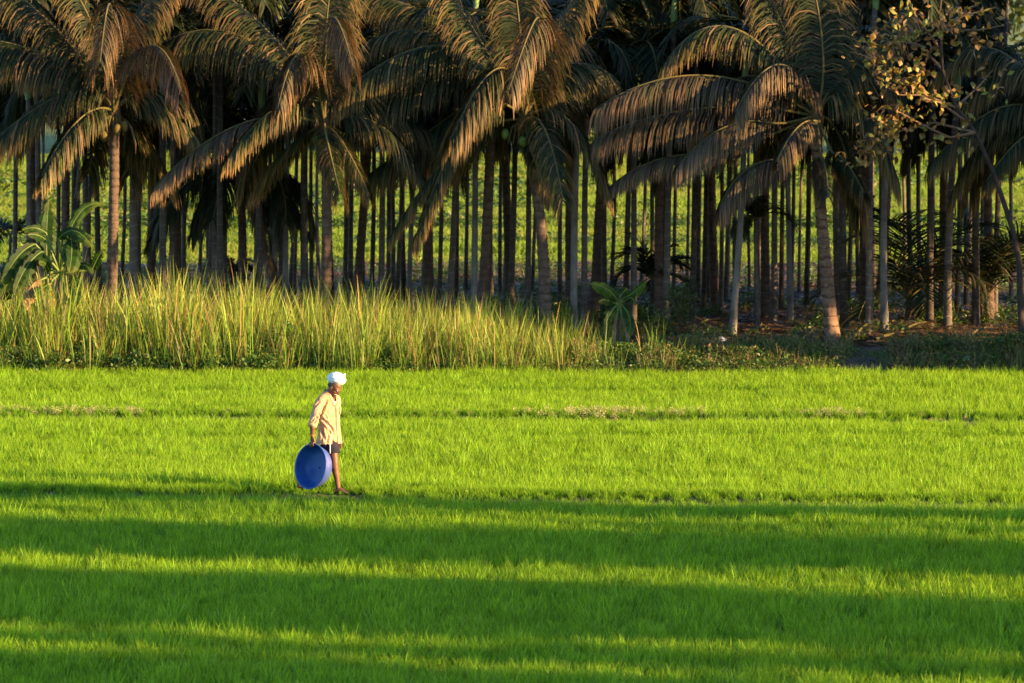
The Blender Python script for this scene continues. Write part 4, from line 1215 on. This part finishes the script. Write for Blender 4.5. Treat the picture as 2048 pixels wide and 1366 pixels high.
class MB2(MB):
    """closed shapes for joining into one skin"""
    def loft(s, rings, seg=24):
        """rings: (centre, axis a, axis b)"""
        V = []
        for c, a, b in rings:
            for k in range(seg):
                t = 2 * math.pi * k / seg
                V.append(tuple(Vector(c) + Vector(a) * math.cos(t) + Vector(b) * math.sin(t)))
        n = len(rings)
        b0 = len(V)
        V += [tuple(rings[0][0]), tuple(rings[-1][0])]
        s.add(V, [(i * seg + k, i * seg + (k + 1) % seg, (i + 1) * seg + (k + 1) % seg, (i + 1) * seg + k) for i in range(n - 1) for k in range(seg)], .5, .5)
        off = s.n - len(V)
        s.f.append(np.array([[off + b0, off + (k + 1) % seg, off + k] for k in range(seg)]))
        s.f.append(np.array([[off + b0 + 1, off + (n - 1) * seg + k, off + (n - 1) * seg + (k + 1) % seg] for k in range(seg)]))
    def limb(s, pts, rad, seg=16, sub=4):
        """smooth tapered limb through the joints with rounded ends"""
        pts = [Vector(p) for p in pts]
        P, Rd = [], []
        n = len(pts)
        for i in range(n - 1):
            p0, p1, p2, p3 = pts[max(i - 1, 0)], pts[i], pts[i + 1], pts[min(i + 2, n - 1)]
            for j in range(sub):
                t = j / sub
                P.append(.5 * ((2 * p1) + (p2 - p0) * t + (2 * p0 - 5 * p1 + 4 * p2 - p3) * t * t + (3 * p1 - p0 - 3 * p2 + p3) * t ** 3))
                Rd.append(rad[i] + (rad[i + 1] - rad[i]) * t)
        P.append(pts[-1]); Rd.append(rad[-1])
        d0, d1 = (P[0] - P[1]).normalized(), (P[-1] - P[-2]).normalized()
        P = [P[0] + d0 * Rd[0] * .85, P[0] + d0 * Rd[0] * .5] + P + [P[-1] + d1 * Rd[-1] * .5, P[-1] + d1 * Rd[-1] * .85]
        Rd = [Rd[0] * .45, Rd[0] * .85] + Rd + [Rd[-1] * .85, Rd[-1] * .45]
        ref = Vector((0, 1, 0))
        rings = []
        for i, p in enumerate(P):
            T = (P[min(i + 1, len(P) - 1)] - P[max(i - 1, 0)]).normalized()
            a = ref - T * ref.dot(T)
            a = a.normalized() if a.length > 1e-4 else T.orthogonal().normalized()
            ref = a
            rings.append((p, a * Rd[i], T.cross(a) * Rd[i]))
        s.loft(rings, seg)
    def ball(s, c, r, M3=None, seg=16):
        M3 = M3 or Matrix.Identity(3)
        rings = []
        for i in range(11):
            th = math.pi * (i + .02) / 10.04
            rings.append((Vector(c) + M3 @ Vector((0, 0, -r[2] * math.cos(th))), M3 @ Vector((r[0] * math.sin(th), 0, 0)), M3 @ Vector((0, r[1] * math.sin(th), 0))))
        s.loft(rings, seg)
YAW = R(38)                                          # chest turned towards the camera
FWD, LAT = Vector((math.cos(YAW), -math.sin(YAW), 0)), Vector((math.sin(YAW), math.cos(YAW), 0))
HY = R(30)
Hm = (Matrix.Rotation(-HY, 3, 'Z') @ Matrix.Rotation(R(38), 3, 'Y'))
Hc = P_(669, 775.5, -.05)
def H_(x, y, z):
    return Hc + Hm @ Vector((x, y, z))
body = MB2()
# head
hr = [(-.122, .042, .022, .022), (-.112, .038, .045, .036), (-.09, .026, .066, .05), (-.06, .014, .08, .06), (-.03, .006, .087, .067), (0, 0, .094, .072), (.04, -.005, .097, .075), (.08, -.01, .087, .068), (.108, -.012, .06, .05), (.12, -.012, .02, .02)]
body.loft([(H_(cx, 0, z), Hm @ Vector((rx, 0, 0)), Hm @ Vector((0, ry, 0))) for z, cx, rx, ry in hr])
body.limb([H_(.086, 0, .018), H_(.1, 0, -.008), H_(.108, 0, -.03)], [.008, .012, .016], 10)
body.ball(H_(.094, .013, -.034), (.011, .009, .009)); body.ball(H_(.094, -.013, -.034), (.011, .009, .009))
for sg in (-1, 1):
    body.limb([H_(.088, .012 * sg, .028), H_(.08, .04 * sg, .03), H_(.06, .06 * sg, .022)], [.008, .01, .008], 8)
    body.ball(H_(.062, .042 * sg, -.03), (.022, .018, .02))
    body.ball(H_(-.005, .074 * sg, -.008), (.02, .012, .034), Hm)
    body.ball(H_(-.003, .079 * sg, -.008), (.012, .012, .022), Hm)
body.limb([H_(.084, -.022, -.07), H_(.093, 0, -.068), H_(.084, .022, -.07)], [.006, .008, .006], 8)
body.limb([H_(.08, -.018, -.081), H_(.089, 0, -.082), H_(.08, .018, -.081)], [.006, .009, .006], 8)
body.ball(H_(.062, 0, -.108), (.022, .022, .018))
# neck, trunk
body.limb([P_(655.5, 800, 0), P_(659, 788, -.01), H_(-.02, 0, -.04)], [.062, .055, .055], 16)
body.loft([(P_(px, py, 0), FWD * d, LAT * w) for px, py, d, w in ((659, 790, .05, .07), (659, 797, .075, .15), (659, 808, .095, .17), (660, 830, .10, .15), (660, 850, .095, .135), (660, 868, .10, .145), (661, 884, .1, .15), (661, 893, .06, .1))])
# right arm to the basin, left arm behind the body
Bn = Vector((-.70, -.69, .17)).normalized()          # where the basin mouth faces
Bu = (Vector((0, 0, 1)) - Bn * Bn.z).normalized()
Bt = Bu.cross(Bn)
BR = .306
Bc = P_(622.8, 929, -.27)
Gp = Bc + Bu * BR                                      # grip point on the rim
sh = P_(643, 802, -.15); el = P_(627.5, 845, -.235); wr = Gp + Vector((-.012, 0, .105))
body.limb([sh, sh.lerp(el, .5), el, el.lerp(wr, .3), wr.lerp(el, .15), wr], [.052, .046, .038, .041, .029, .027], 16)
body.loft([(wr + Vector((0, 0, .01)), Bt * .03, Bn * .02), (wr + Vector((.002, 0, -.03)), Bt * .042, Bn * .02), (Gp + Vector((0, 0, .04)), Bt * .046, Bn * .019), (Gp + Vector((0, 0, .018)), Bt * .044, Bn * .016), (Gp + Vector((0, 0, .008)), Bt * .03, Bn * .01)], 20)
for i, (o, ln) in enumerate(((-.036, .85), (-.012, 1.0), (.012, .95), (.036, .78))):
    b = Gp + Bt * o + Vector((0, 0, .03)) + Bn * .006
    body.limb([b, b + Bn * .022 + Bu * -.012, b + Bn * .026 + Bu * -.045 * ln, b + Bn * .014 + Bu * -.078 * ln], [.0105, .0098, .009, .0075], 10)
tb = Gp - Bt * .03 + Vector((0, 0, .05))
body.limb([tb, tb - Bn * .022 - Bu * .02 - Bt * .012, tb - Bn * .028 - Bu * .05, tb - Bn * .02 - Bu * .075], [.013, .012, .0105, .009], 10)
lsh = P_(672, 803, .15); lel = P_(668, 846, .24); lwr = P_(676, 878, .25)
body.limb([lsh, lsh.lerp(lel, .5), lel, lel.lerp(lwr, .3), lwr], [.052, .046, .038, .04, .027], 16)
body.loft([(lwr + Vector((.002 * k, 0, -.028 * k)), Vector((w, 0, 0)), Vector((0, .018, 0))) for k, w in ((-.3, .026), (.8, .035), (2, .04), (3, .038), (3.3, .03))], 16)
for i, (o, ln) in enumerate(((-.03, .8), (-.01, .95), (.011, 1), (.031, .85))):
    b = lwr + Vector((o + .006, 0, -.085))
    body.limb([b, b + Vector((.006, -.004, -.03 * ln)), b + Vector((.004, -.014, -.055 * ln)), b + Vector((0, -.026, -.075 * ln))], [.0095, .009, .0085, .007], 10)
tb = lwr + Vector((.03, -.005, -.03))
body.limb([tb, tb + Vector((.022, -.012, -.025)), tb + Vector((.024, -.022, -.055))], [.012, .011, .009], 10)
# legs: the near one forward, the far one pushing off with its heel raised
hipR, kneeR, ankR = P_(662, 874, -.065), P_(669.5, 919, -.12), P_(676.5, 973, -.12)
body.limb([hipR, hipR.lerp(kneeR, .5), kneeR, kneeR.lerp(ankR, .28) + Vector((-.008, 0, 0)), kneeR.lerp(ankR, .65), ankR], [.075, .073, .055, .055, .042, .033], 18)
hipL, kneeL, ankL = P_(659, 870, .09), P_(648, 926, .09), P_(604, 966, .09)
body.limb([hipL, hipL.lerp(kneeL, .5), kneeL, kneeL.lerp(ankL, .3) + Vector((-.01, 0, -.012)), kneeL.lerp(ankL, .65), ankL], [.085, .075, .056, .056, .042, .034], 18)
def foot(ank, d, heel_lift, side):
    d = Vector(d).normalized()
    up = Vector((0, 0, 1))
    base = Vector((ank.x, ank.y, 0))
    h = heel_lift
    heel = ank - d * .045 + Vector((0, 0, -.05))
    ball_ = Vector((ank.x, ank.y, 0)) + d * (.125 if h < .05 else .05) + Vector((0, 0, .025))
    body.limb([heel, ank + d * .03 + Vector((0, 0, -.035)), heel.lerp(ball_, .65) + Vector((0, 0, .012)), ball_], [.032, .034, .033, .03], 16)
    lat = Vector((-d.y, d.x, 0))
    for j, o in enumerate((-.036, -.018, -.002, .014, .03)):
        rr = .013 if j == (0 if side > 0 else 4) else .0095
        b = ball_ + lat * o
        body.limb([b, b + d * .03 + Vector((0, 0, -.006)), b + d * (.05 - .006 * abs(j - 1)) + Vector((0, 0, -.012))], [rr * 1.15, rr, rr * .85], 8)
foot(ankR, (1, -.35, 0), 0, 1)
foot(ankL, (1, -.2, 0), .12, -1)
skin = solid_mat('brown_skin', (0.105, 0.045, 0.024), (0.17, 0.075, 0.04), 14, .5, .45, .15, 60)
link_mesh('body', remeshed(body, 'body', .0052, 3), skin, person)
for sg in (-1, 1):
    e = MB2(); e.ball(H_(.082, .031 * sg, .01), (.0115, .0125, .009), Hm, 12)
    eo = link_mesh('eye', e.mesh('eye'), solid_mat('eye_white', (.5, .46, .42), (.6, .55, .5)), person, smooth=True)
    e = MB2(); e.ball(H_(.0915, .032 * sg, .008), (.004, .006, .006), Hm, 12)
    link_mesh('iris', e.mesh('iris'), solid_mat('dark_iris', (.015, .01, .008), (.03, .018, .012)), eo, smooth=True)
e = MB2()
e.limb([H_(.082, -.04, -.062), H_(.098, -.016, -.05), H_(.103, 0, -.047), H_(.098, .016, -.05), H_(.082, .04, -.062)], [.004, .009, .009, .009, .004], 10)
link_mesh('moustache', e.mesh('moustache'), solid_mat('grey_hair', (.3, .27, .24), (.5, .46, .42), 60), person, smooth=True)
e = MB2()                                              # short grey hair at the nape
e.loft([(H_(-.03, 0, z), Hm @ Vector((w, 0, 0)), Hm @ Vector((0, w * .95, 0))) for z, w in ((-.045, .05), (-.02, .072), (.01, .078), (.03, .07))])
link_mesh('hair', e.mesh('hair'), solid_mat('dark_hair', (.02, .018, .018), (.06, .055, .05), 60), person, smooth=True)
# shirt
def fold(me, creases, depth_ref):
    NRM = [v.normal.copy() for v in me.vertices]
    for v, vn in zip(me.vertices, NRM):
        co = v.co
        if co.y > .06:
            continue
        px, py = 660 + co.x * PX, 986 - co.z * PX
        off = 0.0
        for x0, y0, x1, y1, w, dp in creases:
            dx, dy = x1 - x0, y1 - y0
            t = max(0, min(1, ((px - x0) * dx + (py - y0) * dy) / (dx * dx + dy * dy)))
            ex, ey = px - x0 - t * dx, py - y0 - t * dy
            d = math.hypot(ex, ey) / w
            if d < 3:
                off += dp * (math.exp(-d * d) - .55 * math.exp(-(d - 1.7) ** 2)) * math.sin(math.pi * (0.12 + .76 * t))
        off -= .004 * noise.noise((px * .12, py * .09, 3)) + .0025 * noise.noise((px * .35, py * .25, 8))
        v.co = co - Vector((vn.x, vn.y, vn.z * .3)) * (off * 1.35)
shirt = MB2()
shirt.loft([(P_(px, py, 0), FWD * d, LAT * w) for px, py, d, w in ((656.5, 783, .066, .068), (657.5, 788, .082, .1), (658, 793, .098, .165), (658.5, 800, .11, .19), (659, 812, .118, .19), (659.5, 830, .118, .18), (659.5, 848, .12, .172), (659, 866, .138, .19), (658.5, 880, .152, .208), (658.5, 888.5, .158, .216))], 40)
slR = [P_(648, 796, -.115), P_(642, 803, -.155), P_(634, 824, -.20), P_(627, 848, -.235)]
shirt.limb(slR, [.062, .068, .066, .06], 20)
slL = [P_(668, 797, .11), P_(672, 804, .155), P_(671, 826, .2), P_(668, 850, .235)]
shirt.limb(slL, [.062, .068, .064, .06], 20)
sme = remeshed(shirt, 'shirt', .0065, 4)
fold(sme, [(639, 827, 668, 862, 2.2, .022), (650, 812, 641, 838, 2.2, .02), (655, 800, 650, 815, 1.8, .012), (641, 845, 652, 880, 2.4, .018), (648, 850, 645, 886, 2.0, .012), (660, 846, 672, 878, 2.0, .012), (629, 815, 640, 803, 1.6, .012), (626, 838, 638, 828, 1.6, .012), (622, 845, 634, 842, 1.4, .01), (657, 868, 655, 888, 2.2, .012), (666, 868, 668, 888, 2.0, .01), (636, 830, 630, 848, 1.4, .008), (652, 830, 662, 868, 2.0, .01)], 0)
V_top, V_bot = P_(0, 784).z, P_(0, 812).z
import bmesh
bm = bmesh.new(); bm.from_mesh(sme)
kill = []
c0 = P_(658, 800, 0)
for f in bm.faces:
    c = f.calc_center_median()
    rel = c - c0
    u, w = rel.dot(LAT), rel.dot(FWD)
    if (w > .0 and c.z > V_bot and abs(u + .0) < .062 * (c.z - V_bot) / (V_top - V_bot) + .004 and w > .04) or c.z > P_(0, 783.5).z or (c.z < P_(0, 886.5).z):
        kill.append(f)
    elif (c - P_(626.2, 851.5, -.237)).dot((slR[3] - slR[2]).normalized()) > .012 and c.x < P_(639, 0).x and c.z > P_(0, 862).z:
        kill.append(f)
bmesh.ops.delete(bm, geom=kill, context='FACES')
bm.to_mesh(sme); bm.free()
def shirt_mat():
    m, nt, out = mat_new('worn_cream_cotton')
    tc = N(nt, 'ShaderNodeTexCoord')
    sep = N(nt, 'ShaderNodeSeparateXYZ'); nt.links.new(tc.outputs['Object'], sep.inputs[0])
    ang = math_n(nt, 'ADD', math_n(nt, 'MULTIPLY', sep.outputs[0], 30.0), math_n(nt, 'MULTIPLY', sep.outputs[1], -12.0))
    st = math_n(nt, 'FRACT', ang)
    base = ramp(nt, noise_n(nt, 9, 4, tc.outputs['Object']), [(.3, (.50, .29, .18)), (.7, (.68, .46, .32))])
    base = mixc(nt, base, (.52, .33, .19), ramp(nt, st, [(.0, (.0,) * 3), (.35, (.65,) * 3), (.5, (.0,) * 3)]))
    dirt = ramp(nt, noise_n(nt, 5, 5, tc.outputs['Object']), [(.45, (0, 0, 0)), (.75, (.55,) * 3)])
    base = mixc(nt, base, (.36, .22, .12), dirt)
    p = N(nt, 'ShaderNodeBsdfPrincipled'); p.inputs['Roughness'].default_value = .9; p.inputs['Specular IOR Level'].default_value = .15
    nt.links.new(base, p.inputs['Base Color'])
    bn = N(nt, 'ShaderNodeBump'); bn.inputs['Strength'].default_value = .35; bn.inputs['Distance'].default_value = .01
    nt.links.new(noise_n(nt, 30, 4, tc.outputs['Object']), bn.inputs['Height'])
    nt.links.new(bn.outputs[0], p.inputs['Normal'])
    tr = N(nt, 'ShaderNodeBsdfTranslucent'); nt.links.new(base, tr.inputs['Color'])
    mx = N(nt, 'ShaderNodeMixShader'); mx.inputs[0].default_value = .15
    nt.links.new(p.outputs[0], mx.inputs[1]); nt.links.new(tr.outputs[0], mx.inputs[2])
    nt.links.new(mx.outputs[0], out.inputs['Surface'])
    return m
M['shirt'] = shirt_mat()
shirt_o = link_mesh('shirt', sme, M['shirt'], person)
# collar, placket edge, pocket, cuff
def strip(pts, w_dir, w, th, seg_name, mat, parent):
    mb = MB()
    V = []
    for p, wd in zip(pts, w_dir):
        p, wd = Vector(p), Vector(wd)
        V += [tuple(p - wd * w), tuple(p + wd * w)]
    n = len(pts)
    mb.add(V, [(2 * i, 2 * i + 1, 2 * i + 3, 2 * i + 2) for i in range(n - 1)], .5, .5)
    o = link_mesh(seg_name, mb.mesh(seg_name), mat, parent, smooth=True)
    md = o.modifiers.new('thickness', 'SOLIDIFY'); md.thickness = th
    return o
def torso_pt(u_ang, py, pad=.004):
    """point on the shirt front: angle round the chest from straight ahead"""
    tab = ((783, 656.5, .066, .068), (788, 657.5, .082, .1), (793, 658, .098, .165), (800, 658.5, .11, .19), (812, 659, .118, .19), (830, 659.5, .118, .18), (848, 659.5, .12, .172), (866, 659, .138, .19), (889, 658.5, .158, .216))
    ysn = [t[0] for t in tab]
    px, d, w = (float(np.interp(py, ysn, [t[k] for t in tab])) for k in (1, 2, 3))
    return P_(px, py, 0) + FWD * ((d + pad) * math.cos(u_ang)) + LAT * ((w + pad) * math.sin(u_ang))
pl = [torso_pt(R(2), y, .006) for y in np.linspace(811, 886, 12)]
strip(pl, [LAT] * 12, .014, .006, 'placket', M['shirt'], shirt_o)
btn = solid_mat('button_brown', (.12, .07, .05), (.2, .12, .08))
for y in (818, 832, 846, 860, 874):
    e = MB2(); e.ball(torso_pt(R(2), y, .012), (.005, .005, .005), None, 8)
    link_mesh('button', e.mesh('button'), btn, shirt_o, smooth=True)
for sg in (-1, 1):
    an = [sg * R(a) for a in (28, 60, 100, 140, 180)]
    cp = [torso_pt(a, y, -.006) for a, y in zip(an, (790, 786, 784, 782.5, 782))]
    wd = [(Vector((0, 0, 1)) * .7 + (torso_pt(a, 790) - P_(658, 790, 0)).normalized() * .5).normalized() for a in an]
    strip(cp, wd, .013, .005, 'collar', M['shirt'], shirt_o)
    lp = [torso_pt(sg * R(k), y, .006) for k, y in ((34, 788), (24, 797), (14, 806), (6, 813))]
    strip(lp, [LAT * sg] * 4, .014, .005, 'lapel', M['shirt'], shirt_o)
pk = [torso_pt(R(a), 816, .008) for a in (24, 34, 44, 54)]
strip([p - Vector((0, 0, .045)) for p in pk], [(0, 0, 1)] * 4, .05, .006, 'pocket', M['shirt'], shirt_o)
cuff_c = P_(626.8, 849.5, -.236); cd = (slR[3] - slR[2]).normalized()
mb = MB(); a_ = cd.orthogonal().normalized(); b_ = cd.cross(a_)
V = [tuple(cuff_c + cd * z + (a_ * math.cos(t) + b_ * math.sin(t)) * .061) for z in (-.022, .012) for t in np.linspace(0, 2 * math.pi, 24, endpoint=False)]
mb.add(V, [(k, (k + 1) % 24, 24 + (k + 1) % 24, 24 + k) for k in range(24)], .5, .5)
co = link_mesh('cuff', mb.mesh('cuff'), M['shirt'], shirt_o, smooth=True); co.modifiers.new('thickness', 'SOLIDIFY').thickness = .006
# undershirt
us = MB2()
us.loft([(P_(px, py, 0), FWD * d, LAT * w) for px, py, d, w in ((658.8, 803, .098, .15), (659, 808, .105, .172), (659.5, 830, .108, .16), (660, 860, .108, .15))], 30)
link_mesh('undershirt', us.mesh('undershirt'), solid_mat('white_cotton', (.7, .7, .7), (.8, .8, .8)), person, smooth=True)
# shorts
sh_ = MB2()
sh_.loft([(P_(660.5, py, 0), FWD * d, LAT * w) for py, d, w in ((868, .11, .155), (880, .118, .162), (892, .118, .165), (898, .09, .12))], 30)
sh_.limb([hipR + Vector((0, 0, -.05)), hipR.lerp(kneeR, .45), P_(667.8, 905, -.115)], [.08, .094, .094], 20)
sh_.limb([hipL, hipL.lerp(kneeL, .45), P_(650.5, 914, .09)], [.09, .092, .088], 20)
shm = remeshed(sh_, 'shorts', .0065, 3)
bm = bmesh.new(); bm.from_mesh(shm)
dR = (kneeR - hipR).normalized(); dL = (kneeL - hipL).normalized()
kill = [f for f in bm.faces if ((f.calc_center_median() - P_(667.8, 906.5, -.115)).dot(dR) > .0 and f.calc_center_median().y < -.01) or ((f.calc_center_median() - P_(650.3, 916, .09)).dot(dL) > .0 and f.calc_center_median().y > .0)]
bmesh.ops.delete(bm, geom=kill, context='FACES')
bm.to_mesh(shm); bm.free()
navy = solid_mat('navy_cloth', (.012, .011, .022), (.03, .026, .045), 12, .85, .2, .3, 40)
shorts_o = link_mesh('shorts', shm, navy, person)
st = [P_(661.3, y, -.205 - .008 * (y > 895)) for y in (884, 891, 898, 904.5)]
strip(st, [(1, 0, 0)] * 4, .0075, .006, 'side_stripe', solid_mat('white_piping', (.62, .6, .58), (.72, .7, .68)), shorts_o)
# turban
def turban():
    mb = MB()
    c = P_(673.6, 759.5, -.03)
    T = Matrix.Rotation(R(9), 3, 'Y') @ Matrix.Rotation(R(-30), 3, 'Z')
    rows, seg = 30, 56
    V = []
    for i in range(rows + 1):
        th = math.pi * (i + .01) / (rows + .02)
        for k in range(seg):
            a = 2 * math.pi * k / seg
            n = Vector((math.sin(th) * math.cos(a), math.sin(th) * math.sin(a), math.cos(th)))
            w = n.z * 9.5 + n.x * 3.2 * (1 if n.y < 0 else -.6) + 1.2 * math.sin(a * 2 + n.z * 3)
            rid = abs(math.sin(w))
            r = 1 + .055 * (rid ** .6) - .03
            p = Vector((n.x * .137 * r, n.y * .118 * r, (n.z * (.098 if n.z > 0 else .088)) * r))
            V.append(tuple(c + T @ p))
    Fq = [(i * seg + k, i * seg + (k + 1) % seg, (i + 1) * seg + (k + 1) % seg, (i + 1) * seg + k) for i in range(rows) for k in range(seg)]
    mb.add(V, Fq, .5, .5)
    wm = solid_mat('white_turban_cloth', (.62, .74, .82), (.72, .82, .88), 10, .9, .15, .3, 50)
    o = link_mesh('turban', mb.mesh('turban'), wm, person, smooth=True)
    e = MB2()
    e.limb([P_(684, 756, -.08), P_(688.5, 751, -.09), P_(690.6, 749, -.09)], [.022, .02, .012], 12)
    link_mesh('tucked_end', e.mesh('tucked_end'), wm, o, smooth=True)
turban()
e = MB()
bp = wr + (el - wr) * .12
bd = (el - wr).normalized(); a_ = bd.orthogonal().normalized(); b_ = bd.cross(a_)
ringp = [bp + (a_ * math.cos(t) + b_ * math.sin(t)) * .033 for t in np.linspace(0, 2 * math.pi, 25)]
e.tube(ringp, [.006] * 25, 6, cap=False)
link_mesh('wrist_thread', e.mesh('wrist_thread'), solid_mat('orange_thread', (.5, .15, .03), (.65, .22, .05)), person, smooth=True)

# ------------------------------------------------------------------ blue basin in his hand
def basin():
    o0 = Bc + person.location
    prof = [(0.0, -.185), (.10, -.185), (.20, -.184), (.236, -.176), (.258, -.15), (.278, -.10), (.294, -.04), (.302, -.004), (.306, .004), (.318, .006), (.322, -.001), (.319, -.012), (.312, -.012), (.31, -.004), (.302, -.044), (.286, -.104), (.266, -.154), (.242, -.184), (.205, -.193), (0.0, -.193)]
    seg = 72
    V, Fq = [], []
    for r, z in prof:
        for k in range(seg):
            t = 2 * math.pi * k / seg
            wob = 1 + .006 * math.sin(2 * t + 1) * (r > .25)
            V.append(tuple(Bu * (math.cos(t) * max(r, 1e-4) * wob) + Bt * (math.sin(t) * max(r, 1e-4) * wob) + Bn * z))
    Fq = [(i * seg + k, (i + 1) * seg + k, (i + 1) * seg + (k + 1) % seg, i * seg + (k + 1) % seg) for i in range(len(prof) - 1) for k in range(seg)]
    me = bpy.data.meshes.new('basin')
    me.from_pydata(V, [], Fq)
    blue = solid_mat('worn_blue_plastic', (.006, .045, .22), (.011, .08, .31), 6, .5, .4, .1, 30, c3=(.03, .10, .30))
    outer = solid_mat('pale_blue_plastic', (.03, .065, .30), (.07, .10, .34), 6, .6, .3, .1, 30, c3=(.14, .14, .34))  # outside wall paler than the inside
    me.materials.append(blue); me.materials.append(outer); me.materials.append(solid_mat('pale_blue_rim', (.02, .085, .33), (.07, .14, .38), 12, .5, .3))  # rim a little lighter than the inside
    me.polygons.foreach_set('material_index', [0 if i < 7 * seg else 2 if i < 13 * seg else 1 for i in range(len(me.polygons))])
    o = link_mesh('basin', me, None, None, smooth=True)
    o.location = o0
    tag(o, 'large round blue plastic basin held on edge by the farmer', 'basin')
    mb = MB2()
    mb.ball(Bn * -.182 + Bt * -.01, (.012, .012, .012), None, 12)
    link_mesh('centre_nub', mb.mesh('centre_nub'), solid_mat('dark_nub', (.01, .015, .03), (.02, .03, .05)), o, smooth=True)
    mb = MB()
    pts = [Bu * (math.cos(t) * .305) + Bt * (math.sin(t) * .305) + Bn * -.018 for t in np.linspace(0, 2 * math.pi, 73)]
    mb.tube(pts, [.006] * 73, 6, cap=False)
    link_mesh('rim_bead', mb.mesh('rim_bead'), outer, o, smooth=True)
basin()
